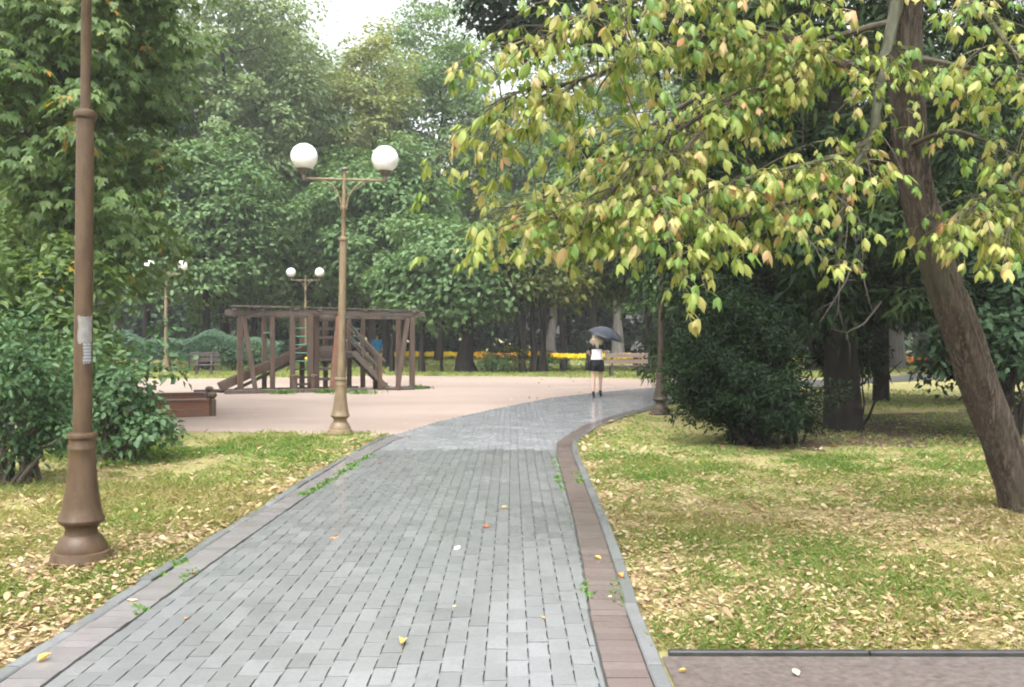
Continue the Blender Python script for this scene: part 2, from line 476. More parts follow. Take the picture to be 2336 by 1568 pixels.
def fill(rng, cloud, C, D, cr, per, L, W, flat=0.65, up=0.75, droop=0.35, fold=0.12, tbias=0.0, tvar=1.0):
    """leaves over the upper shells of clumps C (outward directions D, radii cr)"""
    k = len(C)
    v = unit(rng, k * per).reshape(k, per, 3)
    flip = (rng.rand(k, per) < up * 0.8) & (v[:, :, 2] < 0)
    v[:, :, 2] = np.where(flip, -v[:, :, 2], v[:, :, 2])
    rr = rng.uniform(0.45, 1.05, (k, per, 1))
    P = C[:, None, :] + v * rr * cr[:, None, None] * np.array([1, 1, flat])
    N = norm(v * 0.7 + D[:, None, :] * 0.3 + np.array([0, 0, up]) + rng.normal(size=(k, per, 3)) * 0.45)
    A = np.cross(N, rng.normal(size=(k, per, 3))) + v * 0.6 - np.array([0, 0, droop])
    P, N, A = P.reshape(-1, 3), N.reshape(-1, 3), A.reshape(-1, 3)
    l = L * rng.uniform(0.7, 1.3, len(P)); w = W * rng.uniform(0.75, 1.25, len(P))
    V, T = rhombs(P, A, N, l, w, fold, 0.15)
    ct = np.repeat(rng.rand(k), per)
    tint = np.clip((ct * 0.45 + rng.rand(len(P)) * 0.55) * tvar + tbias, 0, 1)
    cloud.add(V, T, tint, 4)

def fill_compound(rng, cloud, C, cr, per, L, flat=0.7, nleaf=5, out=None):
    """drooping fans of leaflets (box elder, ash)"""
    k = len(C)
    v = unit(rng, k * per).reshape(k, per, 3)
    v[:, :, 2] = np.where((v[:, :, 2] < 0) & (rng.rand(k, per) < 0.6), -v[:, :, 2], v[:, :, 2])
    P = (C[:, None, :] + v * rng.uniform(0.4, 1.05, (k, per, 1)) * cr[:, None, None] * np.array([1, 1, flat])).reshape(-1, 3)
    o = v.reshape(-1, 3).copy(); o[:, 2] = 0
    o = norm(o + rng.normal(size=o.shape) * 0.4 * np.array([1, 1, 0]))
    A = norm(o * 0.8 + np.array([0, 0, -0.75]) + rng.normal(size=o.shape) * 0.2)
    N = norm(o * 0.6 + np.array([0, 0, 0.8]) + rng.normal(size=o.shape) * 0.25)
    S = norm(np.cross(A, N)); N = np.cross(S, A)
    sc = rng.uniform(0.75, 1.25, len(P))
    ct = np.clip(np.repeat(rng.rand(k), per) * 0.35 + rng.rand(len(P)) * 0.66, 0, 1)
    ang = np.linspace(-75, 75, nleaf)
    for a in ang:
        ar = math.radians(a) + rng.normal(size=len(P)) * 0.12
        B = A * np.cos(ar)[:, None] + S * np.sin(ar)[:, None] + np.array([0, 0, -0.25])
        base = P + A * (L * 0.25 * sc * (1 - abs(a) / 120.0))[:, None]
        ll = L * sc * (1.0 - 0.25 * abs(a) / 75) * rng.uniform(0.85, 1.15, len(P))
        V, T = rhombs(base, B, N + rng.normal(size=N.shape) * 0.15, ll, ll * 0.42, 0.15, 0.12)
        cloud.add(V, T, np.clip(ct + rng.normal(size=len(P)) * 0.05, 0, 1), 4)

def limb_path(a, b, rng, n=6, wob=0.06, sag=0.0):
    a, b = Vector(a), Vector(b)
    L = (b - a).length
    pts = []
    for i in range(n + 1):
        f = i / n
        p = a.lerp(b, f)
        p.z += math.sin(f * math.pi) * L * (0.12 - sag)
        if 0 < i < n: p += Vector(rng.normal(size=3)) * wob * L * 0.5
        pts.append(p)
    return pts

def tree(name, label, base, H, R, crown_z, mat, bark, seed, trunk_r=0.18, n_clump=90, per=110, L=0.24, W=0.15,
         clump_r=0.75, cat='tree', group=None, lean=(0, 0), n_limb=14, bottom=-0.7, compound=False, droop=0.35,
         flat=0.65, stems=None, lob=0.22, hollow=0.35, up=0.75, tbias=0.0, skirt=None, dead=()):
    """a tree: Empty at the base > trunk (with limbs), crown (leaf-sized faces in clumps)"""
    rng = np.random.RandomState(seed)
    root = empty(name, (base[0], base[1], 0), 0, label, cat, group)
    c = np.array([lean[0], lean[1], (crown_z[0] + crown_z[1]) / 2])
    Rz = (crown_z[1] - crown_z[0]) / 2
    C, D = clumps_in(rng, c, (R[0], R[1], Rz), n_clump, bottom, lob, hollow)
    if skirt:
        k, ra, rb, za, zb = skirt
        a = rng.uniform(0, 6.283, k); r = rng.uniform(ra, rb, k)
        C = np.concatenate([C, np.stack([r * np.cos(a), r * np.sin(a), rng.uniform(za, zb, k)], 1)])
        D = np.concatenate([D, np.stack([np.cos(a), np.sin(a), np.zeros(k)], 1)])
    cr = clump_r * rng.uniform(0.6, 1.35, len(C))
    cl = Cloud()
    if compound: fill_compound(rng, cl, C, cr, per, L, flat)
    else: fill(rng, cl, C, D, cr, per, L, W, flat, up, droop, tbias=tbias)
    mb = MB()
    top = Vector((c[0], c[1], crown_z[0] + (crown_z[1] - crown_z[0]) * 0.8))
    if stems is None: stems = [((0, 0), 1.0)]
    nodes = []
    for (sx, sy), sr in stems:
        b0 = Vector((sx, sy, -0.1))
        m = [b0.lerp(top, f) + (Vector(rng.normal(size=3)) * 0.035 * H * (f > 0)) * Vector((1, 1, 0)).length * 0.17 for f in np.linspace(0, 1, 9)]
        for i, q in enumerate(m):
            q.x = sx * (1 + 1.5 * i / 8) * 0.6 + (q.x - sx * 0.6) if len(stems) > 1 else q.x
        rad = [trunk_r * sr * (1.5 if i == 0 else 1.12 if i == 1 else 1.0 - 0.09 * i) for i in range(9)]
        w = [rng.uniform(0.9, 1.1) for _ in range(200)]
        mb.tube(m, rad, 12, True, lambda i, k: w[(i * 12 + k) % 200])
        nodes += [(m[i], rad[i]) for i in range(2, 8)]
    pick = rng.choice(len(C), min(n_limb, len(C)), replace=False)
    for j in pick:
        tgt = Vector(C[j])
        cand = [q for q in nodes if q[0].z < tgt.z + 0.15 * H] or nodes[:1]
        q = min(cand, key=lambda q: (q[0] - tgt).length + 0.3 * abs(q[0].z - (tgt.z - 0.25 * (tgt - q[0]).length)))
        pts = limb_path(q[0], tgt, rng, 5, 0.08)
        r0 = min(q[1] * 0.55, trunk_r * 0.5)
        mb.tube(pts, [r0 * (1 - 0.15 * i) for i in range(6)], 6)
    mb.build('trunk', bark, root, True)
    for k, (pts_, r_) in enumerate(dead):
        db = MB()
        P_ = [Vector(p) - Vector((base[0], base[1], 0)) for p in pts_]
        db.tube(P_, [r_ * (1 - 0.75 * i / (len(P_) - 1)) for i in range(len(P_))], 6)
        for i in range(1, len(P_) - 1):
            e = P_[i] + Vector((rng.normal() * 0.2, rng.normal() * 0.12, -abs(rng.normal()) * 0.22))
            db.tube([P_[i], P_[i].lerp(e, 0.5) + Vector((0.03, 0, 0.03)), e], [r_ * 0.45, r_ * 0.3, r_ * 0.12], 5)
        db.build('dead_branch', M['bark_twig'], root, True)
    cl.build('crown', mat, root)
    return root

# ---------------------------------------------------------------- ground, sand yard, paths
def sheet(name, pts, z, mat, kind='structure', label=None, edge_noise=0.0, seed=1):
    P = [Vector((x, y, 0)) for x, y in pts]
    out = []
    rng = np.random.RandomState(seed)
    for i, a in enumerate(P):
        b = P[(i + 1) % len(P)]
        n = max(1, int((b - a).length / 0.25)) if edge_noise else 1
        nn = Vector((-(b - a).y, (b - a).x, 0)).normalized()
        for k in range(n):
            q = a.lerp(b, k / n)
            if edge_noise and k: q += nn * float(rng.normal()) * edge_noise
            out.append((q.x, q.y, z))
    me = bpy.data.meshes.new(name)
    me.from_pydata(out, [], [tuple(range(len(out)))])
    me.materials.append(mat)
    o = link(bpy.data.objects.new(name, me))
    return tag(o, label, kind=kind)

sheet('ground', [(-400, -60), (400, -60), (400, 900), (-400, 900)], 0.0, M['ground'], label='green and yellowish park ground under the trees')
sheet('sand_yard', [(-24, 15.2), (-12, 15.1), (-5.6, 15.0), (-3.2, 14.55), (-1.9, 14.25), (-0.9, 15.5), (0.6, 19), (4, 24.5), (8.4, 28.4), (13.5, 33.0), (10, 33.2),
                    (4.6, 32.8), (1, 34.6), (-5, 35.4), (-10, 33.2), (-15, 32.4), (-24, 33)], 0.004, M['sand'],
      label='pinkish sandy playground yard beside the path', edge_noise=0.05, seed=3)

LEFT = [(-2.42, 0.5), (-2.40, 4.3), (-2.36, 6.5), (-2.31, 8.5), (-2.24, 10), (-2.16, 12.2), (-2.05, 13.5), (-1.9, 14.2), (-1.34, 16.5), (-0.36, 19.4),
        (0.92, 22.6), (2.9, 25.6), (4.6, 27.4), (7, 29.4), (10, 31.5), (14, 34.5), (20, 40)]
RIGHT = [(0.72, 0.5), (0.72, 4.1), (0.73, 5), (0.78, 6.2), (0.82, 7.6), (0.86, 10.3), (0.88, 11.8), (0.95, 13.2), (1.12, 14), (1.54, 15.7), (2.35, 17.8),
         (3.3, 20), (4.5, 22.8), (6, 25), (8, 27), (11, 29.2), (15, 32.2), (21, 37.5)]
_l, _r = np.array(LEFT), np.array(RIGHT)
def XL(y): return np.interp(y, _l[:, 1], _l[:, 0])
def XR(y): return np.interp(y, _r[:, 1], _r[:, 0])

path = sheet('path', LEFT + RIGHT[::-1], 0.012, M['joint'], label='wet grey brick path curving off to the right')

rng = np.random.RandomState(11)
def brick_proto(name, w, l, h, mat, b=0.006):
    me = bpy.data.meshes.new(name)
    P, F = [], []
    for z, i in ((-h, 0), (-b, 0), (0, b)):
        j = 0.0
        i = i if l >= w else 0.0
        P += [(-w / 2 + i, -l / 2 + j, z), (w / 2 - i, -l / 2 + j, z), (w / 2 - i, l / 2 - j, z), (-w / 2 + i, l / 2 - j, z)]
    F = [(8, 9, 10, 11)] + [(r * 4 + k, r * 4 + (k + 1) % 4, r * 4 + 4 + (k + 1) % 4, r * 4 + 4 + k) for r in range(2) for k in range(4)]
    me.from_pydata(P, [], F)
    me.materials.append(mat)
    return me, np.array(P), F

def paver_proto(name, w, l, h, mat, notch=0.0065):
    """paver whose one long flank is recessed along the middle, which leaves short open joints between the rows"""
    a, b = l / 2, l * 0.36
    ring = [(-w / 2, -a), (w / 2, -a), (w / 2, -b), (w / 2 - notch, -b + 0.006), (w / 2 - notch, b - 0.006), (w / 2, b), (w / 2, a), (-w / 2, a)]
    P = [(x, y, z) for z in (-h, 0.0) for x, y in ring]
    n = len(ring)
    F = [(k, (k + 1) % n, n + (k + 1) % n, n + k) for k in range(n)]
    F += [(n + 0, n + 1, n + 2, n + 3), (n + 0, n + 3, n + 4, n + 7), (n + 4, n + 5, n + 6, n + 7)]
    me = bpy.data.meshes.new(name)
    me.from_pydata(P, [], F)
    me.materials.append(mat)
    return me, np.array(P), F

def lay(name, spots, proto, mat, limit, stuff_name):
    """the nearest `limit` pieces in view as parts of the path, the rest joined into one stuff part"""
    me, P, F = proto
    def key(s): return s[1] if s[1] > 4.0 else 100 - s[1]
    spots = sorted(spots, key=key)
    for (x, y, z, rz, tx, ty, sx) in spots[:limit]:
        o = bpy.data.objects.new(name, me)
        o.location = (x, y, z); o.rotation_euler = (tx, ty, rz); o.scale = (sx, 1, 1)
        link(o, path)
    rest = spots[limit:]
    if rest:
        F4 = np.array(F)
        S = np.array(rest)
        c, s = np.cos(S[:, 3]), np.sin(S[:, 3])
        X = P[None, :, 0] * S[:, 6:7]; Y = np.repeat(P[None, :, 1], len(S), 0)
        V = np.stack([S[:, 0:1] + X * c[:, None] - Y * s[:, None], S[:, 1:2] + X * s[:, None] + Y * c[:, None],
                      S[:, 2:3] + P[None, :, 2] + X * -S[:, 5:6] + Y * S[:, 4:5]], 2).reshape(-1, 3)
        T = (F4[None] + (np.arange(len(S)) * len(P))[:, None, None]).reshape(-1, 4)
        o = obj_np(stuff_name, V, T, mat, path, np.repeat(np.random.RandomState(5).rand(len(S)), len(P)), False)
        o['kind'] = 'stuff'

ZB = 0.03
KW, RW = 0.085, 0.205
spots = []
x0 = -2.05
for ci in range(0, 90):
    x = x0 + ci * 0.104
    for ri in range(0, 126):
        y = 2.4 + ri * 0.205 + (ci % 4) * 0.051
        li = XL(y) + (KW + RW + 0.02 if y < 14.0 else 0.03); rr_ = XR(y) - KW - RW - 0.012
        a, b = max(x - 0.052, li), min(x + 0.052, rr_)
        if b - a < 0.012: continue
        spots.append(((a + b) / 2, y, ZB + rng.normal() * 0.0012, rng.normal() * 0.006, rng.normal() * 0.006, rng.normal() * 0.008, (b - a) / 0.104))
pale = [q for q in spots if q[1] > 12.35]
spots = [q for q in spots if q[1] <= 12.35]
M['brick_sky_sheen'] = brick_mat('sky_sheen_grey_brick', (0.225, 0.233, 0.243), (0.265, 0.273, 0.285), (0.19, 0.195, 0.203))  # sky sheen of the far paving painted in as a lighter brick colour
lay('sky_sheen_brick', pale, paver_proto('sky_sheen_brick', 0.1032, 0.2015, 0.026, M['brick_sky_sheen']), M['brick_sky_sheen'], 60, 'far_sky_sheen_bricks')
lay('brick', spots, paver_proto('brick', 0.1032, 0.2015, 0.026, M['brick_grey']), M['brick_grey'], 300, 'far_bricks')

def along(pts, step, off, y0, y1):
    """points spaced along an edge polyline, shifted sideways by off"""
    P = [Vector((x, y, 0)) for x, y in pts]
    res, carry = [], 0.0
    for a, b in zip(P, P[1:]):
        L = (b - a).length; t = (b - a) / L
        nrm = Vector((t.y, -t.x, 0))
        s = carry
        while s < L:
            q = a + t * s + nrm * off
            if y0 <= q.y <= y1: res.append((q.x, q.y, math.atan2(t.y, t.x) - math.pi / 2))
            s += step
        carry = s - L
    return res
red = []
for x, y, a in along(RIGHT, 0.102, -(KW + RW / 2), 2.4, 19): red.append((x, y, ZB + rng.normal() * 0.001, a, rng.normal() * 0.005, rng.normal() * 0.006, 1))
redl = []
for x, y, a in along(LEFT, 0.102, KW + RW / 2, 2.4, 14.1): redl.append((x, y, ZB + rng.normal() * 0.0015, a, rng.normal() * 0.006, rng.normal() * 0.008, 1))
M['brick_rose'] = brick_mat('wet_rose_grey_brick', (0.165, 0.155, 0.155), (0.205, 0.193, 0.193), (0.12, 0.112, 0.112))
lay('rose_brick', redl, brick_proto('rose_brick', 0.2, 0.0985, 0.026, M['brick_rose'], 0.003), M['brick_rose'], 110, 'far_rose_bricks')
lay('red_brick', red, brick_proto('red_brick', 0.2, 0.0985, 0.026, M['brick_red'], 0.003), M['brick_red'], 120, 'far_red_bricks')
kerbs = []
for x, y, a in along(RIGHT, 0.5, -KW / 2, 2.4, 26): kerbs.append((x, y, ZB + 0.012 + rng.normal() * 0.002, a, 0, 0, 1))
for x, y, a in along(LEFT, 0.5, KW / 2, 2.4, 14.1): kerbs.append((x + rng.normal() * 0.012, y, ZB + 0.006 + rng.normal() * 0.005, a + rng.normal() * 0.02, rng.normal() * 0.008, rng.normal() * 0.02, 1))
lay('kerb_stone', kerbs, brick_proto('kerb_stone', KW - 0.006, 0.494, 0.045, M['kerb'], 0.008), M['kerb'], 80, 'far_kerb')

SIDE_Y = 4.46
sheet('side_path', [(0.74, 0.4), (14, 0.4), (14, SIDE_Y - 0.07), (0.74, SIDE_Y - 0.01)], 0.012, M['asphalt'], label='pinkish brown asphalt side path meeting the brick path')
sk = empty('lawn_kerb', (0, 0, 0)); tag(sk, 'dark wet kerb edging between lawn and side path', kind='structure')
for i in range(13):
    a = Vector((0.78 + i * 1.0, SIDE_Y + 0.03 - i * 0.005, 0.012)); b = a + Vector((0.99, -0.005, 0))
    MB().bar(a, b, 0.04, 0.036, bev=0.006).build('kerb_stone', M['iron'], sk)

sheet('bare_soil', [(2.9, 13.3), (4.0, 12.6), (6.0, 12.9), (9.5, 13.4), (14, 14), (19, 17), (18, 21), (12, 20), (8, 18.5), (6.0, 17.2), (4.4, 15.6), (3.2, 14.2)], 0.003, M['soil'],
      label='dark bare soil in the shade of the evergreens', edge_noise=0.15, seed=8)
sheet('far_footpath', [(-14, 47.6), (-2, 48.6), (8, 48.3), (22, 44.2), (30, 43), (30, 44.2), (22, 45.6), (8, 49.9), (-2, 50.3), (-14, 49.2)], 0.006, M['far_path'],
      label='pale footpath crossing the far lawn')

# ---------------------------------------------------------------- lawn blades and fallen leaves
def in_sand(x, y): return (y > 14.75 + np.where(x < -3.2, 0.25, 0)) & (y < 34.5)

def scatter(rng, n, x0, x1, y0, y1):
    return rng.uniform(x0, x1, n), rng.uniform(y0, y1, n)

def on_lawn(x, y, gap=0.015):
    r = (x > XR(y) + gap) & (y > SIDE_Y + 0.08)
    l = (x < XL(y) - gap) & (y < 14.75 - 0.15 * (x > -3.0) + 0.06 * np.sin(x * 7))
    return r | l

def grass(name, label, areas, seed):
    rng = np.random.RandomState(seed)
    cl = Cloud()
    for (xa, xb, ya, yb, dens, h, w) in areas:
        n = int((xb - xa) * (yb - ya) * dens)
        x, y = scatter(rng, n, xa, xb, ya, yb)
        k = on_lawn(x, y)
        lush = vnoise(x * 1.3 + 9, y * 1.3, 4) * 0.55 + vnoise(x * 4, y * 4, 6) * 0.45
        edge = np.where(x > 0, x - XR(y), XL(y) - x)
        # grass thins under trees and is thick in tufts
        shade = (x > 2.6) & (y > 11.8) & (x < 20)
        keep = rng.rand(n) < np.clip((lush - 0.28) * 2.4, 0.05, 1) * np.where(shade, 0.6, 1)
        k &= keep
        x, y, lush = x[k], y[k], lush[k]
        n = len(x)
        P = np.stack([x, y, np.zeros(n)], 1)
        hh = h * rng.uniform(0.5, 1.3, n) * (0.55 + lush)
        lean = rng.normal(size=(n, 3)) * np.array([0.75, 0.75, 0]) + np.array([0, 0, 0.9])
        N = np.stack([rng.normal(size=n), rng.normal(size=n) - 0.4, np.full(n, 0.9)], 1)
        V, T = rhombs(P, lean, N, hh, np.full(n, w), 0.0, 0.25)
        dry = vnoise(x * 0.9 + 40, y * 0.9 + 3, 9)
        green = np.clip((y - 9.0) / 3.5, 0, 1)
        tint = np.clip(0.62 * rng.rand(n) + 0.55 * dry - 0.22 * lush - 0.22 * green + 0.19, 0, 1)
        cl.add(V, T, tint, 4)
    o = cl.build(name, LM['grass'])
    return tag(o, label, 'grass', kind='stuff')

grass('grass', 'short green and yellowish grass of the lawns either side of the path',
      [(0.7, 5.5, 4.4, 8, 3200, 0.085, 0.0065), (0.7, 8.5, 8, 12, 1700, 0.09, 0.010), (0.9, 11, 12, 18, 420, 0.085, 0.016), (3, 16, 18, 26, 130, 0.1, 0.028),
       (-4.6, -2.2, 3.5, 7.5, 3000, 0.09, 0.0065), (-7, -2, 7.5, 11, 1900, 0.11, 0.010), (-11, -1.9, 11, 15.2, 700, 0.11, 0.014)], 21)

def far_grass(name, label, seed):
    rng = np.random.RandomState(seed)
    cl = Cloud()
    for (xa, xb, ya, yb, n, h, w) in [(-22, 14, 32.6, 39, 22000, 0.16, 0.05), (-20, 30, 39, 58, 16000, 0.16, 0.09)]:
        x, y = scatter(rng, n, xa, xb, ya, yb)
        fe = np.interp(x, [-24, -15, -10, -5, 1, 4.6, 10, 13.5], [33, 32.4, 33.2, 35.4, 34.6, 32.8, 33.2, 33.0])
        k = (y > fe + rng.normal(size=n) * 0.12) & ~((y < XL(y) * 0 + 40) & (x > np.interp(y, _l[:, 1], _l[:, 0]) - 0.2))
        x, y = x[k], y[k]; n = len(x)
        lean = rng.normal(size=(n, 3)) * np.array([0.5, 0.5, 0]) + np.array([0, 0, 1.0])
        V, T = rhombs(np.stack([x, y, np.zeros(n)], 1), lean, np.stack([rng.normal(size=n), np.full(n, -1.0), np.full(n, 0.3)], 1), h * rng.uniform(0.5, 1.2, n), np.full(n, w), 0, 0.2)
        cl.add(V, T, rng.rand(n) * 0.55 + 0.3, 4)  # tint raised so the colour carries the open-sky light on the far lawn
    return tag(cl.build(name, LM['grass']), label, 'grass', kind='stuff')
far_grass('far_grass', 'light green grass of the far lawn beyond the sandy yard', 22)

LEAF6 = np.array([[0, 0, 0], [0.22, 0.28, 0.06], [0.16, 0.62, 0.07], [0, 1.0, 0.02], [-0.16, 0.62, 0.07], [-0.22, 0.28, 0.06], [0.0, 0.45, -0.02]])
LEAF6_T = np.array([[0, 1, 6], [1, 2, 6], [2, 3, 6], [3, 4, 6], [4, 5, 6], [5, 0, 6]])
def litter(name, label, seed, areas):
    rng = np.random.RandomState(seed)
    VV, TT, tt, n0 = [], [], [], 0
    for (xa, xb, ya, yb, dens, sz) in areas:
        n = int((xb - xa) * (yb - ya) * dens)
        x, y = scatter(rng, n, xa, xb, ya, yb)
        k = on_lawn(x, y, 0.0) if dens > 5 else (x < XL(y)) & (y > 15)
        den = vnoise(x * 0.8 + 5, y * 0.8 + 70, 14) * 0.6 + vnoise(x * 3, y * 3, 15) * 0.4
        edge = np.where(x > 0, x - XR(y), XL(y) - x)
        p = np.clip((den - 0.2) * 1.9, 0.08, 1) * np.clip(1.25 - (y - 6.5) / 6.0, 0.16, 1)
        p = np.where(edge < 0.45, np.maximum(p, 0.8 * np.clip(1.6 - y / 14, 0.2, 1)), p)
        p = np.where(edge < 0.14, 1.0 * np.clip(1.8 - y / 12, 0.25, 1), p)
        p = np.where((x < 0) & (edge > 0.7) & (y > 6.4), p * 0.45, p)
        k &= rng.rand(n) < p
        x, y = x[k], y[k]; n = len(x)
        s = sz * np.clip(rng.lognormal(0, 0.35, n), 0.5, 2.2)
        a = rng.uniform(0, 6.283, n)
        til = rng.normal(size=(n, 2)) * 0.22
        curl = rng.uniform(-1.2, 2.2, n)
        X = LEAF6[None, :, 0] * s[:, None] * rng.uniform(0.8, 1.4, n)[:, None]; Y = (LEAF6[None, :, 1] - 0.45) * s[:, None]
        Z = LEAF6[None, :, 2] * s[:, None] * curl[:, None] + X * til[:, :1] + Y * til[:, 1:]
        c_, s_ = np.cos(a)[:, None], np.sin(a)[:, None]
        Z = Z - Z.min(1, keepdims=True) + rng.uniform(0.0, 0.042, n)[:, None]
        V = np.stack([x[:, None] + X * c_ - Y * s_, y[:, None] + X * s_ + Y * c_, Z], 2).reshape(-1, 3)
        VV.append(V); TT.append((LEAF6_T[None] + (np.arange(n) * 7)[:, None, None]).reshape(-1, 3) + n0); n0 += len(V)
        tt.append(np.repeat(np.clip(rng.beta(2.2, 2.0, n), 0, 0.999), 7))
    o = obj_np(name, np.concatenate(VV), np.concatenate(TT), LM['litter'], None, np.concatenate(tt))
    return tag(o, label, 'leaves', kind='stuff')
litter('fallen_leaves', 'tan and yellow fallen leaves scattered thickly over the lawns', 31,
       [(0.7, 5.5, 4.5, 8, 1750, 0.034), (0.7, 9, 8, 12, 900, 0.043), (0.9, 10, 12, 17, 150, 0.08),
        (-4.6, -2.2, 3.5, 7.5, 1800, 0.042), (-7, -2, 7.5, 11, 800, 0.052), (-9, -1.9, 11, 14.8, 190, 0.075), (-9, 5, 15.2, 33, 4.9, 0.09)])

def weeds():
    rng = np.random.RandomState(41)
    cl = Cloud()
    runs = [([(445, 1310), (390, 1355)], 20, 0.045), ([(330, 1395), (300, 1415)], 8, 0.05), ([(690, 1138), (760, 1098)], 34, 0.07), ([(770, 1090), (850, 1040)], 40, 0.07),
            ([(1265, 1045), (1280, 1130)], 34, 0.06), ([(1332, 1340), (1343, 1378)], 16, 0.045), ([(1412, 1335), (1430, 1400)], 22, 0.045), ([(1318, 1085), (1326, 1110)], 14, 0.06),
            ([(1390, 1260), (1400, 1300)], 5, 0.03), ([(360, 1330), (420, 1290)], 10, 0.06)]
    for (a, b), n, s in runs:
        A, B = G(*a), G(*b)
        f = rng.rand(n)
        P = np.array([list(A.lerp(B, float(t))) for t in f]) + rng.normal(size=(n, 3)) * np.array([0.022, 0.02, 0]) + np.array([0, 0, ZB - 0.012])
        for _ in range(7):
            d = rng.normal(size=(n, 3)) * np.array([1, 1, 0]) + np.array([0, 0, 0.7])
            V, T = rhombs(P, d, rng.normal(size=(n, 3)) * 0.3 + np.array([0, 0, 1.0]), s * rng.uniform(0.5, 1.1, n), np.full(n, s * 0.4), 0.1, 0.2)
            cl.add(V, T, rng.rand(n), 4)
    return tag(cl.build('joint_weeds', LM['weed']), 'small green weeds growing in the joints along the path edges', 'weeds', kind='stuff')
weeds()

# ---------------------------------------------------------------- lamps
BASE_PROF = [(0.235, -0.03), (0.235, 0.035), (0.205, 0.04), (0.19, 0.085), (0.172, 0.092), (0.17, 0.12), (0.135, 0.185), (0.112, 0.205), (0.105, 0.235), (0.112, 0.262),
             (0.15, 0.292), (0.155, 0.31), (0.15, 0.325), (0.139, 0.345), (0.126, 0.405), (0.115, 0.47), (0.104, 0.55), (0.096, 0.63), (0.091, 0.72), (0.089, 0.79), (0.094, 0.80),
             (0.094, 0.815), (0.089, 0.825), (0.089, 0.868), (0.101, 0.882), (0.103, 0.9), (0.097, 0.914), (0.061, 0.92)]
def lamp(label, x, y, rz, mat, lean=(0, 0), ext=0.0, group='twin globe park lamps'):
    root = empty('park_lamp', (x, y, 0), rz, label, 'street lamp', group)
    root.rotation_euler = (lean[1], lean[0], rz)
    MB().lathe(BASE_PROF, 28).build('base', mat, root, True)
    MB().lathe([(0.0625, 0.915), (0.0605, 2.0), (0.058, 3.12)], 24).build('shaft', mat, root, True)
    MB().lathe([(0.058, 3.11), (0.074, 3.125), (0.078, 3.145), (0.072, 3.165), (0.033, 3.185)], 24).build('collar', mat, root, True)
    MB().lathe([(0.034, 3.16), (0.034, 3.62 + ext), (0.04, 3.63 + ext), (0.04, 3.66 + ext), (0.033, 3.67 + ext), (0.03, 4.24 + ext)], 18).build('upper_shaft', mat, root, True)
    MB().lathe([(0.03, 4.23), (0.05, 4.245), (0.062, 4.262), (0.052, 4.285), (0.02, 4.3)], 18, (0, 0, ext)).build('finial', M['lamp_dark'], root, True)
    MB().tube([(-0.62, 0, 4.1 + ext), (-0.2, 0, 4.1 + ext), (0.2, 0, 4.1 + ext), (0.62, 0, 4.1 + ext)], 0.021, 10).build('arm', mat, root, True)
    for s in (-1, 1):
        MB().tube([(s * (0.04 + 0.35 * (1 - math.cos(t))), 0, 3.62 + ext + 0.46 * math.sin(t)) for t in np.linspace(0.0, math.pi / 2, 10)], 0.013, 8).build('bracket', mat, root, True)
        cup = MB().lathe([(0.03, 4.07), (0.036, 4.08), (0.036, 4.16), (0.05, 4.17), (0.09, 4.235), (0.12, 4.255), (0.1, 4.262)], 20, (s * 0.645, 0, ext)).build('globe_holder', M['lamp_dark'], root, True)
        prof = [(0.215 * math.sin(a), 4.445 - 0.215 * math.cos(a)) for a in np.linspace(0.5, math.pi - 0.02, 22)]
        MB().lathe(prof, 32, (s * 0.645, 0, ext)).build('globe', M['globe'], root, True)
    return root

g = G(183, 1285)
near_lamp = lamp('big brown lamp post standing close to the path with torn grey paper on its shaft', g.x, g.y, math.radians(98), M['lamp_brown'], (0, math.radians(0.75)), 0.55)
g = G(775, 992)
lamp('ochre twin globe lamp in front of the wooden climbing frame', g.x, g.y, math.radians(3), M['lamp_tan'], (math.radians(1.1), 0))
g = G(1507, 946)
lamp('brown lamp post half hidden by yellow leaves beside the dark evergreen bush', g.x, g.y, math.radians(-78), M['lamp_umber'], (0, math.radians(-0.4)))
lamp('pale twin globe lamp standing in front of the clipped hedge', (378 - CX) / FPX * 37.0, 37.0, math.radians(5), M['lamp_tan'], (0.003, 0))
lamp('twin globe lamp rising behind the roof of the climbing frame', (697 - CX) / FPX * 41.0, 41.0, math.radians(2), M['lamp_tan'])

# torn paper notices pasted round the near shaft
def notice(z0, z1, a0, a1, mat, name, seed):
    rng = np.random.RandomState(seed)
    n, m = 10, 8
    V = []
    for j in range(m + 1):
        for i in range(n + 1):
            a = a0 + (a1 - a0) * i / n; z = z0 + (z1 - z0) * j / m
            if i in (0, n): a += rng.normal() * 0.05
            if j in (0, m): z += rng.normal() * 0.008
            V.append((0.0655 * math.cos(a), 0.0655 * math.sin(a), z))
    F = [(j * (n + 1) + i, j * (n + 1) + i + 1, (j + 1) * (n + 1) + i + 1, (j + 1) * (n + 1) + i) for j in range(m) for i in range(n)]
    MB().add(V, F).build(name, mat, near_lamp, True)
t = NT('grey_paper'); M['paper'] = t.done(t.pbsdf(t.ramp(t.noise(14, 5, 0.7, coord='obj'), [(0.35, (0.15, 0.145, 0.135)), (0.7, (0.24, 0.235, 0.225))]), 0.7, 0.3))
t = NT('printed_paper_strip')
tc = t.n('ShaderNodeTexCoord').outputs['Object']; wv = t.n('ShaderNodeTexWave', wave_type='BANDS', bands_direction='Z')
wv.inputs['Scale'].default_value = 14; wv.inputs['Distortion'].default_value = 1.5; wv.inputs['Detail'].default_value = 2
t.l(tc, wv.inputs['Vector'])
M['strip'] = t.done(t.pbsdf(t.ramp(wv.outputs['Fac'], [(0.4, (0.14, 0.145, 0.165)), (0.62, (0.26, 0.265, 0.275))]), 0.6, 0.3))
notice(1.545, 1.735, math.radians(-195), math.radians(-108), M['paper'], 'paper_notice', 1)
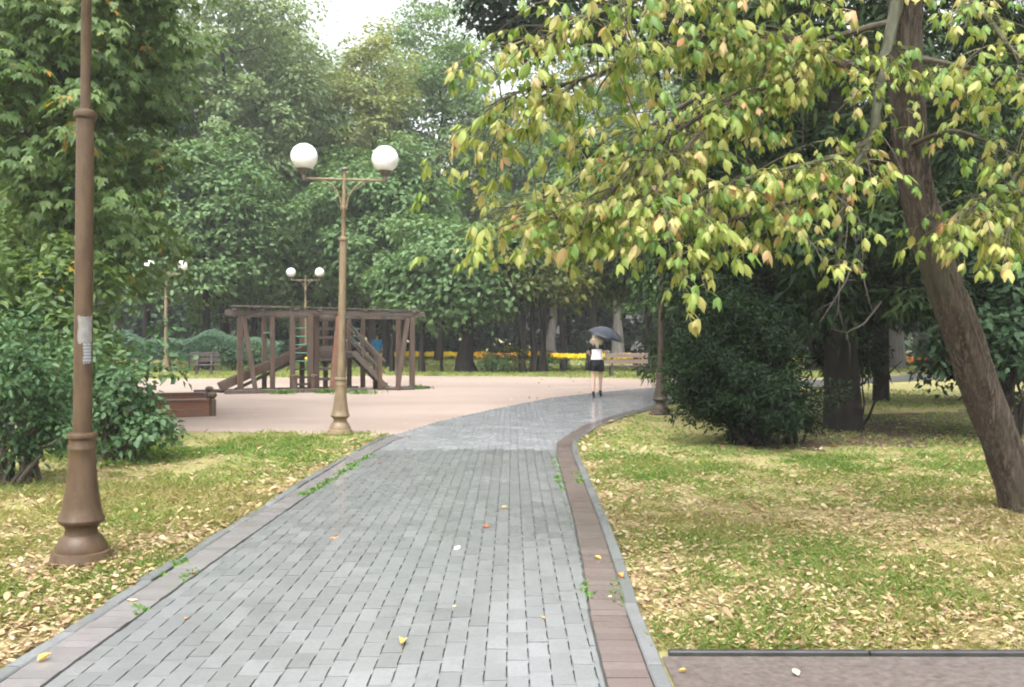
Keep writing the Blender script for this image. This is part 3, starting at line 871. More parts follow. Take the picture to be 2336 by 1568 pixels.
notice(1.41, 1.545, math.radians(-162), math.radians(-112), M['strip'], 'printed_strip', 2)

# ---------------------------------------------------------------- climbing frame
def climbing_frame():
    root = empty('climbing_frame', (-7.45, 24.75, 0), math.radians(21), 'weathered brown wooden climbing frame with slide and stairs on the sandy yard', 'climbing frame')
    rng = np.random.RandomState(3)
    W, WG, WD = M['wood'], M['wood_grey'], M['wood_dark']
    def post(u, v, h, w=0.15, mat=W, name='post', tilt=0.0):
        return MB().bar((u, v, -0.05), (u + tilt, v, h), w, w, (0, 1, 0), 0.012).build(name, mat, root)
    Lx = 5.07
    # roof beams and boards
    MB().bar((-0.42, 0, 2.28), (2.0, 0, 2.27), 0.16, 0.15, bev=0.01).build('roof_beam', WG, root)
    MB().bar((1.35, 0.015, 2.345), (5.45, 0.015, 2.27), 0.16, 0.14, bev=0.01).build('roof_beam', WG, root)
    MB().bar((-0.3, 1.15, 2.27), (5.4, 1.15, 2.2), 0.16, 0.15, bev=0.01).build('roof_beam', WG, root)
    for u in (-0.1, 0.75, 1.55, 2.25, 2.9, 3.6, 4.4, 5.1):
        MB().bar((u, -0.12, 2.42 - 0.015 * u), (u, 1.3, 2.37 - 0.015 * u), 0.12, 0.045, bev=0.006).build('roof_board', WG, root)
    MB().bar((-0.25, -0.14, 2.47), (1.35, -0.02, 2.455), 0.22, 0.03, bev=0.004).build('top_plank', M['wood_bench'], root)
    MB().bar((1.3, -0.02, 2.46), (5.3, 0.0, 2.385), 0.2, 0.03, bev=0.004).build('top_plank', WG, root)
    # uprights
    for u, v, w in ((0.0, 0, 0.16), (0.9, 0.0, 0.14), (1.47, 0.0, 0.15), (1.98, 0.0, 0.16), (2.2, 0.25, 0.16), (2.85, 0.02, 0.17), (3.0, 0.32, 0.16),
                    (Lx, 0, 0.15), (0.78, 1.15, 0.14), (1.9, 1.15, 0.15), (3.35, 1.15, 0.14), (3.78, 1.15, 0.14), (Lx - 0.15, 1.15, 0.14), (2.55, 0.75, 0.14)):
        post(u, v, 2.26 - 0.015 * u, w)
    # raking legs of the end frames
    MB().bar((0.42, -0.25, -0.05), (0.1, 0.0, 2.2), 0.13, 0.13, (0, 1, 0), 0.01).build('raking_leg', W, root)
    MB().bar((Lx - 0.52, -0.2, -0.05), (Lx - 0.14, 0.0, 2.15), 0.13, 0.13, (0, 1, 0), 0.01).build('raking_leg', W, root)
    MB().bar((2.55, -0.3, -0.05), (2.8, -0.12, 2.2), 0.14, 0.14, (0, 1, 0), 0.01).build('raking_leg', M['wood_red'], root)
    # iron straps
    for z in (0.95, 1.25, 1.55):
        MB().box((0, 0, z), (0.166, 0.166, 0.022)).build('strap', M['iron'], root)
    # green rung ladders
    for z in np.linspace(0.42, 1.85, 7):
        MB().tube([(1.5, 0.03, z), (1.95, 0.03, z)], 0.02, 8).build('rung', M['green_metal'] if z > 0.8 else M['iron'], root, True)
    for z in (1.4, 1.62, 1.84):
        MB().tube([(3.36, 1.15, z), (3.78, 1.15, z)], 0.02, 8).build('rung', M['green_metal'], root, True)
    MB().tube([(0.75, 1.12, 1.72), (0.95, 0.02, 1.74)], 0.018, 8).build('rung', M['green_metal'], root, True)
    # plank climbing wall
    for z in (0.36, 0.66, 0.93, 1.25, 1.58, 1.84, 2.1):
        MB().bar((2.24, 0.27, z), (2.86, 0.27, z), 0.045, 0.085 if z != 1.25 else 0.15, bev=0.006).build('plank', WG, root)
    # platform
    for i in range(6):
        MB().bar((2.02, 0.33 + i * 0.15, 1.14), (3.45, 0.33 + i * 0.15, 1.13), 0.14, 0.045, bev=0.005).build('platform_plank', WG, root)
    MB().bar((2.0, 0.27, 1.06), (3.45, 0.27, 1.05), 0.05, 0.13).build('platform_joist', WD, root)
    # slide going down to the left
    top, bot = Vector((2.0, 0.72, 1.2)), Vector((-0.55, 0.62, 0.1))
    for dv in (-0.27, 0.27):
        MB().bar(top + Vector((0, dv, 0.06)), bot + Vector((0, dv, 0.06)), 0.045, 0.24, bev=0.005).build('slide_side', W, root)
    MB().bar(top + Vector((0, 0, -0.03)), bot + Vector((0, 0, -0.03)), 0.5, 0.03).build('slide_bed', WG, root)
    MB().bar(top + Vector((-0.05, -0.2, -0.14)), bot + Vector((0.3, -0.2, -0.08)), 0.07, 0.09).build('slide_joist', WD, root)
    # stairs going down to the right
    st, sb = Vector((3.3, 0.55, 1.14)), Vector((4.35, 0.35, 0.02))
    for dv in (-0.32, 0.32):
        MB().bar(st + Vector((0, dv, 0)), sb + Vector((0, dv, 0)), 0.05, 0.15, bev=0.005).build('stringer', WG, root)
        for up_ in (0.86, 0.5):
            MB().bar(st + Vector((-0.1, dv, up_ - 0.02)), sb + Vector((-0.12, dv, up_ - 0.02)), 0.045, 0.06, bev=0.005).build('handrail', WG, root)
        post(4.08, 0.4 + dv, 1.06, 0.13, W, 'newel_post')
    for i in range(6):
        q = st.lerp(sb, (i + 0.6) / 6.3)
        MB().box((q.x, q.y, q.z + 0.06), (0.2, 0.6, 0.04), None, 0.005).build('tread', WG, root)
    # low balance rail and stub posts
    MB().lathe([(0.085, 0), (0.085, 0.42), (0.11, 0.43), (0.11, 0.5), (0.06, 0.52)], 14, (1.5, -0.22, 0)).build('stub_post', W, root, True)
    MB().lathe([(0.085, 0), (0.085, 0.42), (0.11, 0.43), (0.11, 0.5), (0.06, 0.52)], 14, (2.05, -0.2, 0)).build('stub_post', W, root, True)
    for z in (0.24, 0.44):
        MB().bar((1.52, -0.2, z), (2.05, -0.2, z), 0.05, 0.055).build('low_rail', WD, root)
    # sills lying on the sand
    MB().bar((-0.45, -0.18, 0.05), (1.75, -0.3, 0.05), 0.16, 0.13, bev=0.01).build('sill', WG, root)
    MB().bar((1.77, -0.31, 0.055), (3.6, -0.3, 0.045), 0.16, 0.12, bev=0.01).build('sill', WG, root)
    MB().bar((-1.25, 0.62, 0.05), (0.6, 0.62, 0.05), 0.16, 0.1, bev=0.008).build('sill', WD, root)
    MB().bar((0.2, 0.95, 0.04), (3.6, 0.95, 0.04), 0.14, 0.1, bev=0.008).build('sill', WD, root)
    MB().box((4.65, 0.1, 0.05), (0.8, 0.55, 0.07), Matrix.Rotation(-0.1, 3, 'Z'), 0.008).build('landing_board', WG, root)
    MB().bar((4.6, 0.3, 0.04), (5.7, 0.25, 0.04), 0.15, 0.09, bev=0.008).build('sill', WD, root)
    root.scale = (0.955, 0.955, 0.97)
    return root
climbing_frame()

# tufts of green at the feet of the frame
def tufts():
    rng = np.random.RandomState(77)
    cl = Cloud()
    for px, py, s in ((590, 895, 0.35), (645, 900, 0.3), (770, 896, 0.25), (825, 900, 0.45), (935, 889, 0.35), (950, 888, 0.2), (735, 898, 0.2), (990, 858, 0.3)):
        q = G(px, py); n = 90
        P = np.array([q.x, q.y, 0]) + rng.normal(size=(n, 3)) * np.array([s * 0.6, s * 0.3, 0])
        d = rng.normal(size=(n, 3)) * np.array([0.6, 0.6, 0]) + np.array([0, 0, 1.0])
        V, T = rhombs(P, d, rng.normal(size=(n, 3)), 0.2 * rng.uniform(0.4, 1.2, n), np.full(n, 0.035), 0.05, 0.2)
        cl.add(V, T, rng.rand(n), 4)
    return tag(cl.build('frame_weeds', LM['weed']), 'green weeds sprouting at the feet of the climbing frame', 'weeds', kind='stuff')
tufts()

# ---------------------------------------------------------------- sandbox
def sandbox():
    c = G(484, 950)
    root = empty('sandbox', (c.x, c.y, 0), math.radians(20), 'reddish brown plank sandbox with round-topped corner posts behind the left shrubs', 'sandbox')
    W, Dp = 2.5, 2.2
    for (x, y) in ((0, 0), (-W, 0), (-W, Dp), (0, Dp)):
        p = MB().lathe([(0.07, -0.05), (0.07, 0.33), (0.045, 0.345), (0.05, 0.36), (0.082, 0.385), (0.09, 0.42), (0.075, 0.455), (0.04, 0.475)], 16, (x, y, 0)).build('corner_post', M['wood'], root, True)
    for k, z in enumerate((0.085, 0.245)):
        m = M['wood_red']
        MB().bar((-0.06, -0.03 + k * 0.006, z), (-W + 0.06, -0.03 + k * 0.006, z), 0.045, 0.155, bev=0.006).build('plank', m, root)
        MB().bar((-0.06, Dp, z), (-W + 0.06, Dp, z), 0.045, 0.155, bev=0.006).build('plank', m, root)
        MB().bar((0.0, 0.06, z), (0.0, Dp - 0.06, z), 0.045, 0.155, bev=0.006).build('plank', m, root)
        MB().bar((-W, 0.06, z), (-W, Dp - 0.06, z), 0.045, 0.155, bev=0.006).build('plank', m, root)
    for (a, b) in (((-0.09, -0.03, 0.338), (-W + 0.09, -0.03, 0.338)), ((-0.09, Dp, 0.338), (-W + 0.09, Dp, 0.338))):
        MB().bar(a, b, 0.13, 0.028, bev=0.005).build('seat_board', M['wood_bench'], root)
    MB().box((-W / 2, Dp / 2, 0.07), (W - 0.06, Dp - 0.06, 0.12)).build('sand_fill', M['sand'], root)
sandbox()

# ---------------------------------------------------------------- benches, bin
def bench(label, x, y, rz, wood, legm, w=1.62):
    root = empty('park_bench', (x, y, 0), rz, label, 'bench')
    for s in (-1, 1):
        leg = MB()
        leg.bar((s * (w / 2 - 0.28), 0.05, -0.04), (s * (w / 2 - 0.28), -0.02, 0.45), 0.09, 0.1, (0, 1, 0))
        leg.bar((s * (w / 2 - 0.28), 0.42, -0.04), (s * (w / 2 - 0.28), 0.4, 0.42), 0.09, 0.1, (0, 1, 0))
        leg.bar((s * (w / 2 - 0.28), -0.02, 0.4), (s * (w / 2 - 0.28), -0.12, 0.92), 0.07, 0.07, (0, 1, 0))
        leg.bar((s * (w / 2 - 0.28), -0.02, 0.38), (s * (w / 2 - 0.28), 0.46, 0.4), 0.08, 0.07)
        leg.build('leg', legm, root)
    for i in range(4):
        MB().bar((-w / 2, 0.03 + i * 0.135, 0.44), (w / 2, 0.03 + i * 0.135, 0.44), 0.12, 0.045, bev=0.006).build('seat_slat', wood, root)
    for z, yy in ((0.62, -0.11), (0.84, -0.155)):
        MB().bar((-w / 2, yy, z), (w / 2, yy, z), 0.045, 0.16, bev=0.006).build('back_slat', wood, root)
    return root
q = G(1428, 862)
bench('brown wooden bench seen from behind beside the walking woman', q.x, q.y, math.radians(2), M['wood_bench'], M['concrete'])
q = G(466, 858)
b2 = bench('dark wooden bench standing before the clipped hedge', q.x, q.y, math.radians(195), M['wood_dark'], M['wood_dark'], 1.1)
q = G(1286, 850)
lb = empty('litter_bin', (q.x, q.y, 0), 0, 'small dark litter bin on the far lawn before the flower bed', 'litter bin')
MB().lathe([(0.15, 0.06), (0.175, 0.08), (0.19, 0.52), (0.205, 0.53), (0.205, 0.56), (0.18, 0.56), (0.17, 0.3)], 18).build('bucket', M['iron'], lb, True)
MB().bar((0.24, 0, -0.03), (0.22, 0, 0.6), 0.04, 0.04, (0, 1, 0)).build('post', M['iron'], lb)
MB().bar((0.22, 0, 0.33), (-0.1, 0, 0.33), 0.03, 0.03).build('bracket', M['iron'], lb)

# ---------------------------------------------------------------- flower bed
def flowers():
    rng = np.random.RandomState(51)
    cl, gr = Cloud(), Cloud()
    P2 = np.array([(-9.5, 57.5), (-2, 57.5), (5, 56), (9.5, 52.5), (14, 48.5), (19.5, 45.8), (26, 44.6)])
    seg = np.linalg.norm(np.diff(P2, axis=0), axis=1); cum = np.concatenate([[0], np.cumsum(seg)])
    n = 9000
    s = rng.uniform(0, cum[-1], n)
    x, y = np.interp(s, cum, P2[:, 0]), np.interp(s, cum, P2[:, 1]) + rng.uniform(0, 1.6, n)
    bumps = 0.8 + 0.4 * vnoise(s * 0.8, s * 0.1, 3)
    z = rng.uniform(0.22, 0.42, n) * bumps
    V, T = rhombs(np.stack([x, y, z], 1), rng.normal(size=(n, 3)) + np.array([0, -0.5, 0.4]), rng.normal(size=(n, 3)) * 0.4 + np.array([0, -0.7, 0.7]), np.full(n, 0.15), np.full(n, 0.13), 0.1)
    cl.add(V, T, np.clip(vnoise(s * 0.35, s * 0.0, 8) * 1.1 - 0.1 + rng.rand(n) * 0.3, 0, 1), 4)
    m = 6000
    s = rng.uniform(0, cum[-1], m)
    x, y = np.interp(s, cum, P2[:, 0]), np.interp(s, cum, P2[:, 1]) + rng.uniform(-0.05, 1.6, m)
    V, T = rhombs(np.stack([x, y, np.zeros(m)], 1), rng.normal(size=(m, 3)) * 0.5 + np.array([0, 0, 1.0]), rng.normal(size=(m, 3)), 0.28 * rng.uniform(0.6, 1.1, m), np.full(m, 0.07), 0.1)
    gr.add(V, T, rng.rand(m), 4)
    root = empty('flower_bed', (0, 0, 0), 0, 'long band of yellow and orange flowers across the far lawn', 'flower bed')
    root['kind'] = 'stuff'
    a = cl.build('blossoms', LM['flower'], root); b = gr.build('stems', LM['weed'], root)
    a['kind'] = b['kind'] = 'stuff'
flowers()
def dropped_flowers():
    q = AT(700, 835, 39)
    rng = np.random.RandomState(52)
    root = empty('flower_clump', (q.x, q.y, 0), 0, 'small clump of tall yellow flowers seen between the frame posts', 'flowers')
    st, fl = Cloud(), Cloud()
    n = 60
    P = rng.normal(size=(n, 3)) * np.array([0.3, 0.15, 0])
    A = rng.normal(size=(n, 3)) * np.array([0.2, 0.2, 0]) + np.array([0, 0, 1.0])
    L_ = rng.uniform(0.3, 0.75, n)
    V, T = rhombs(P, A, rng.normal(size=(n, 3)), L_, np.full(n, 0.06), 0.1); st.add(V, T, rng.rand(n), 4)
    k = 16
    V, T = rhombs(P[:k] + norm(A[:k]) * (L_[:k])[:, None], rng.normal(size=(k, 3)), rng.normal(size=(k, 3)) * 0.3 + np.array([0, -1, 0.5]), np.full(k, 0.13), np.full(k, 0.12)); fl.add(V, T, rng.uniform(0.5, 1, k), 4)
    st.build('stems', LM['weed'], root); fl.build('blossoms', LM['flower'], root)
dropped_flowers()

# ---------------------------------------------------------------- people
def cloth(name, c, rough=0.75): return simple_mat(name, c, rough, 0.2, 0.12, 20)
M['skin'] = simple_mat('skin', (0.52, 0.33, 0.25), 0.5, 0.35, 0.06, 6)
M['white_cloth'] = cloth('white_cotton', (0.80, 0.79, 0.84))
M['black_cloth'] = cloth('black_cloth', (0.016, 0.017, 0.018))
M['green_black'] = cloth('blackish_green_knit', (0.016, 0.022, 0.02))
M['blonde'] = simple_mat('blonde_hair', (0.36, 0.30, 0.21), 0.45, 0.4, 0.2, 30)
M['brown_hair'] = simple_mat('dark_hair', (0.04, 0.025, 0.018), 0.5, 0.4, 0.2, 30)
M['blue_cloth'] = cloth('bright_blue_jacket', (0.02, 0.30, 0.62))
M['navy'] = cloth('navy_trousers', (0.02, 0.025, 0.06))
M['grey_cloth'] = cloth('grey_trousers', (0.2, 0.2, 0.22))

def skin_body(root, J, E, mat):
    """continuous figure grown over a joint skeleton; J: name -> (point, radius x, radius y)"""
    keys = list(J)
    me = bpy.data.meshes.new('body')
    me.from_pydata([J[k][0] for k in keys], [(keys.index(a), keys.index(b)) for a, b in E], [])
    me.materials.append(mat)
    o = link(bpy.data.objects.new('body', me), root)
    bpy.context.view_layer.objects.active = o
    bpy.ops.object.select_all(action='DESELECT')
    o.select_set(True)
    bpy.ops.object.modifier_add(type='SKIN')
    o.modifiers[-1].use_smooth_shade = True
    sv = me.skin_vertices[0].data
    for i, k in enumerate(keys):
        sv[i].radius = (J[k][1], J[k][2])
        sv[i].use_root = (k == 'pelvis')
    sub = o.modifiers.new('smooth', 'SUBSURF'); sub.levels = sub.render_levels = 2
    o.select_set(False)
    return o

def figure(root, pose, mat):
    J, E = {}, []
    def put(k, p, rx, ry=None, par=None):
        J[k] = (Vector(p), rx, ry or rx)
        if par: E.append((par, k))
    put('pelvis', (0, 0, 0.93), 0.125, 0.095)
    put('waist', pose.get('waist', (0, 0.0, 1.08)), 0.10, 0.08, 'pelvis')
    put('chest', pose.get('chest', (0, 0.01, 1.28)), 0.125, 0.09, 'waist')
    put('neck0', pose.get('neck0', (0, 0.0, 1.41)), 0.06, 0.055, 'chest')
    put('neck1', pose.get('neck1', (0, 0.015, 1.47)), 0.048, 0.048, 'neck0')
    hd = Vector(pose.get('head', (0, 0.035, 1.57)))
    put('head', hd, 0.078, 0.095, 'neck1')
    put('crown', hd + Vector(pose.get('hup', (0, -0.01, 0.08))), 0.06, 0.07, 'head')
    put('nose', hd + Vector(pose.get('nose', (0, 0.1, -0.01))), 0.014, 0.014, 'head')
    for s, n in ((-1, 'l'), (1, 'r')):
        sh = Vector(pose.get('sh_' + n, (s * 0.165, 0.0, 1.375)))
        put('sh' + n, sh, 0.052, 0.052, 'chest')
        put('el' + n, pose['el_' + n], 0.038, 0.038, 'sh' + n)
        put('wr' + n, pose['wr_' + n], 0.026, 0.022, 'el' + n)
        wr, el = Vector(pose['wr_' + n]), Vector(pose['el_' + n])
        d = (wr - el).normalized(); side = Vector((0, 0, 1)).cross(d).normalized()
        palm = wr + d * 0.06
        put('pa' + n, palm, 0.03, 0.016, 'wr' + n)
        for f, (off, ln) in enumerate(((-0.026, 0.06), (-0.009, 0.075), (0.009, 0.07), (0.026, 0.055))):
            b = palm + d * 0.03 + side * off; e = b + d * ln * 0.6 + Vector((0, 0, -0.02))
            put('fa%s%d' % (n, f), b, 0.009, 0.009, 'pa' + n); put('fb%s%d' % (n, f), e, 0.008, 0.008, 'fa%s%d' % (n, f))
        put('th' + n, wr + d * 0.05 - side * s * 0.045 + Vector((0, 0, 0.02)), 0.01, 0.01, 'wr' + n)
        put('hip' + n, (s * 0.085, 0, 0.86), 0.088, 0.088, 'pelvis')
        put('kn' + n, pose['kn_' + n], 0.054, 0.056, 'hip' + n)
        kn, an = Vector(pose['kn_' + n]), Vector(pose['an_' + n])
        put('ca' + n, kn.lerp(an, 0.3) + Vector((0, -0.02, 0)), 0.05, 0.053, 'kn' + n)
        put('an' + n, an, 0.03, 0.032, 'ca' + n)
        put('to' + n, Vector(pose['to_' + n]), 0.026, 0.02, 'an' + n)
    return skin_body(root, J, E, mat)

def walking_woman():
    q = G(1362, 909)
    root = empty('person', (q.x, q.y, 0.03), math.radians(-8), 'person with long blonde hair in white top and black shorts walking away under an umbrella', 'person')
    pose = dict(el_l=(-0.225, -0.02, 1.115), wr_l=(-0.17, 0.19, 1.06), el_r=(0.225, -0.03, 1.12), wr_r=(0.15, 0.17, 1.16),
                kn_l=(-0.09, -0.02, 0.5), an_l=(-0.085, -0.16, 0.125), to_l=(-0.085, -0.04, 0.035),
                kn_r=(0.085, 0.1, 0.5), an_r=(0.075, 0.17, 0.13), to_r=(0.08, 0.3, 0.04))
    figure(root, pose, M['skin'])
    MB().loft([(0, 0.005, 0.915, 0.165, 0.125), (0, 0.005, 0.96, 0.163, 0.123), (0, 0.005, 1.03, 0.145, 0.112), (0, 0.005, 1.1, 0.132, 0.105), (0, 0.005, 1.18, 0.138, 0.108), (0, 0.005, 1.26, 0.146, 0.11)], 22).build('white_top', M['white_cloth'], root, True)
    sh = MB()
    sh.loft([(0, 0.0, 1.215, 0.152, 0.118), (0, 0.0, 1.235, 0.158, 0.122), (0, 0.0, 1.29, 0.172, 0.122), (0, 0.0, 1.36, 0.185, 0.105), (0, 0.0, 1.41, 0.14, 0.085), (0, 0.0, 1.44, 0.075, 0.07)], 22)
    for s in (-1, 1):
        sh.tube([(s * 0.13, 0, 1.375), (s * 0.175, -0.002, 1.36), (s * 0.2, -0.012, 1.27), (s * 0.218, -0.018, 1.19)], [0.06, 0.074, 0.067, 0.062], 14)
    sh.build('black_shrug', M['green_black'], root, True)
    so = MB()
    so.loft([(0, 0, 0.80, 0.178, 0.135), (0, -0.01, 0.86, 0.18, 0.14), (0, -0.005, 0.92, 0.168, 0.13), (0, 0, 0.955, 0.158, 0.122)], 22)
    for s, kx, ky in ((-1, -0.088, -0.01), (1, 0.086, 0.045)):
        so.tube([(s * 0.085, 0, 0.84), (s * 0.088, ky * 0.3, 0.74), (s * 0.089, ky * 0.6, 0.665)], [0.098, 0.1, 0.101], 16)
    so.build('black_shorts', M['black_cloth'], root, True)
    rng = np.random.RandomState(9)
    hair = MB()
    hair.loft([(0, 0.03, 1.49, 0.085, 0.09), (0, 0.025, 1.53, 0.102, 0.112), (0, 0.025, 1.58, 0.104, 0.118), (0, 0.022, 1.63, 0.092, 0.104), (0, 0.015, 1.668, 0.06, 0.07), (0, 0.01, 1.683, 0.02, 0.025)], 18)
    for i in range(110):
        a = rng.uniform(-1.75, 1.75)
        sx, sy = math.sin(a), -math.cos(a)
        top_ = Vector((sx * 0.085, 0.03 + sy * 0.1, 1.6 + rng.uniform(-0.03, 0.05)))
        ln = rng.uniform(0.05, 0.17) * (1.0 if abs(a) > 0.3 else 1.5)
        m1 = Vector((sx * 0.115, 0.02 + sy * 0.118, 1.47))
        e = Vector((sx * (0.115 + 0.07 * rng.rand()) + rng.normal() * 0.015, 0.0 + sy * (0.135 + 0.02 * rng.rand()), 1.47 - ln))
        if abs(e.x) > 0.14: e.z = max(e.z, 1.26)
        m2 = m1.lerp(e, 0.5) + Vector((sx * 0.02, sy * 0.02, 0.0))
        hair.tube([top_, m1, m2, e], [0.02, 0.021, 0.018, 0.004], 5)
    hair.build('hair', M['blonde'], root, True)
    for s, p, an in ((-1, pose['to_l'], pose['an_l']), (1, pose['to_r'], pose['an_r'])):
        p, an = Vector(p), Vector(an)
        sm = MB()
        sm.tube([an + Vector((0, -0.035, -0.03)), an.lerp(p, 0.5) + Vector((0, 0, -0.012)), p + Vector((0, 0.02, -0.003)), p + Vector((0, 0.075, -0.008))], [0.034, 0.034, 0.038, 0.02], 12)
        sm.tube([an + Vector((0, -0.04, -0.03)), Vector((an.x, an.y - 0.045, 0.0))], [0.018, 0.008], 8)
        sm.tube([an + Vector((0, -0.004, -0.01)), an + Vector((0, -0.004, 0.03))], [0.037, 0.036], 12)
        sm.build('shoe', M['black_cloth'], root, True)
    return root, q
woman, wq = walking_woman()

def umbrella(label, c, tilt, rz, R, depth, mat, shaft_to):
    root = empty('umbrella', c, 0, label, 'umbrella')
    V, F = [], []
    n, m = 8, 8
    per = 4
    N = n * per
    for j in range(m + 1):
        f = j / m
        for k in range(N):
            a = 2 * math.pi * k / N
            kk = (k % per) / per
            dip = math.sin(kk * math.pi) * 0.10 * f
            r = R * f * (1 - dip * 0.7)
            z = depth * (1 - f ** 2.1) + dip * depth * 0.35
            V.append((r * math.cos(a), r * math.sin(a), z))
    for j in range(m):
        for k in range(N):
            k2 = (k + 1) % N
            F.append((j * N + k, (j + 1) * N + k, (j + 1) * N + k2, j * N + k2))
    can = MB().add(V, F).build('canopy', mat, root, True)
    sol = can.modifiers.new('thickness', 'SOLIDIFY'); sol.thickness = 0.004
    for k in range(n):
        a = 2 * math.pi * k / n
        MB().tube([(R * f * math.cos(a), R * f * math.sin(a), depth * (1 - f ** 2.1) - 0.008) for f in np.linspace(0.02, 1.02, 8)], 0.004, 5).build('rib', M['iron'], root)
    Rm = Matrix.Rotation(rz, 3, 'Z') @ Matrix.Rotation(tilt[0], 3, 'X') @ Matrix.Rotation(tilt[1], 3, 'Y')
    root.rotation_euler = Rm.to_euler()
    e = Rm.inverted() @ (Vector(shaft_to) - Vector(c))
    MB().tube([(0, 0, depth + 0.05), (0, 0, 0), (0, 0, e.z)], 0.007, 8).build('shaft', M['iron'], root, True)
    MB().tube([(0, 0, e.z), (0, 0, e.z - 0.1)], 0.014, 10).build('handle', M['black_cloth'], root, True)
    return root
t = NT('wet_blue_grey_nylon')
fz = t.noise(9, 3, 0.5, coord='obj')
M['nylon'] = t.done(t.pbsdf(t.ramp(fz, [(0.35, (0.03, 0.036, 0.052)), (0.7, (0.055, 0.063, 0.085))]), 0.4, 0.45))
umbrella('dark blue-grey umbrella tilted over the walking woman', AT(1381, 767, wq.y + 0.16), (math.radians(10), math.radians(17)), 0, 0.48, 0.23, M['nylon'], AT(1383, 815, wq.y + 0.22))
hb = empty('handbag', (wq.x - 0.24, wq.y + 0.02, 0.72), 0.2, 'black handbag hanging at the hip of the walking woman', 'handbag')
MB().loft([(0, 0, 0.0, 0.05, 0.12), (0, 0, 0.03, 0.06, 0.14), (0, 0, 0.17, 0.045, 0.12), (0, 0, 0.2, 0.02, 0.1)], 14).build('pouch', M['black_cloth'], hb, True)
MB().tube([(0, -0.09, 0.18), (0.01, -0.07, 0.32), (0.02, 0.0, 0.4), (0.01, 0.07, 0.32), (0, 0.09, 0.18)], 0.009, 6).build('strap', M['black_cloth'], hb, True)

def far_person(label, px, d, top_mat, leg_mat, hair_mat, pose, rz, h=1.0, top='torso'):
    root = empty('person', ((px - CX) / FPX * d, d, 0.0), rz, label, 'person')
    root.scale = (h, h, h)
    figure(root, pose, M['skin'])
    w, ch, nk = Vector(pose.get('waist', (0, 0, 1.08))), Vector(pose.get('chest', (0, 0.01, 1.28))), Vector(pose.get('neck0', (0, 0, 1.41)))
    tp = MB()
    tp.tube([Vector((0, 0, 0.86)), w, ch, ch.lerp(nk, 0.6), nk], [0.17, 0.16, 0.185, 0.15, 0.075], 14)
    for n in 'lr':
        s = -1 if n == 'l' else 1
        shp = Vector(pose.get('sh_' + n, (s * 0.165, 0, 1.375)))
        tp.tube([shp.lerp(ch, 0.3), shp, Vector(pose['el_' + n]), Vector(pose['wr_' + n])], [0.07, 0.075, 0.06, 0.045], 10)
    tp.build('jacket', top_mat, root, True)
    tr = MB()
    for n in 'lr':
        s = -1 if n == 'l' else 1
        tr.tube([(s * 0.05, 0, 0.95), (s * 0.09, 0, 0.84), pose['kn_' + n], pose['an_' + n]], [0.11, 0.115, 0.08, 0.065], 12)
    tr.build('trousers', leg_mat, root, True)
    hd = Vector(pose.get('head', (0, 0.035, 1.57)))
    MB().lathe([(0.03, -0.09), (0.092, -0.04), (0.1, 0.03), (0.085, 0.08), (0.03, 0.115)], 14, tuple(hd + Vector((0, -0.025, 0.01)))).build('hair', hair_mat, root, True)
    for n in 'lr':
        a, t_ = Vector(pose['an_' + n]), Vector(pose['to_' + n])
        MB().tube([a + Vector((0, -0.03, -0.06)), t_ + Vector((0, 0, 0.005)), t_ + Vector((0, 0.06, 0))], [0.045, 0.045, 0.025], 10).build('shoe', M['black_cloth'], root, True)
    return root
walk = dict(el_l=(-0.25, -0.08, 1.12), wr_l=(-0.24, 0.08, 0.93), el_r=(0.25, 0.08, 1.14), wr_r=(0.22, 0.28, 1.02),
            kn_l=(-0.09, 0.12, 0.5), an_l=(-0.09, 0.16, 0.09), to_l=(-0.09, 0.3, 0.04), kn_r=(0.09, -0.02, 0.5), an_r=(0.09, -0.22, 0.13), to_r=(0.09, -0.1, 0.04))
far_person('distant person in a bright blue jacket walking behind the climbing frame stairs', 860, 47.0, M['blue_cloth'], M['grey_cloth'], M['brown_hair'], walk, math.radians(200), 0.97)
bend = dict(waist=(0, 0.03, 1.02), chest=(0, 0.16, 1.14), neck0=(0, 0.28, 1.2), neck1=(0, 0.33, 1.23), head=(0, 0.41, 1.28), sh_l=(-0.165, 0.24, 1.17), sh_r=(0.165, 0.24, 1.17),
            el_l=(-0.2, 0.42, 0.98), wr_l=(-0.16, 0.62, 0.9), el_r=(0.2, 0.42, 0.98), wr_r=(0.16, 0.62, 0.9),
            kn_l=(-0.09, 0.05, 0.5), an_l=(-0.09, 0.0, 0.09), to_l=(-0.09, 0.14, 0.04), kn_r=(0.09, 0.12, 0.5), an_r=(0.09, 0.1, 0.09), to_r=(0.09, 0.24, 0.04))
far_person('distant person in white jacket and navy trousers bending forward beyond the bench', 1447, 43.0, M['white_cloth'], M['navy'], M['brown_hair'], bend, math.radians(-82), 1.0)

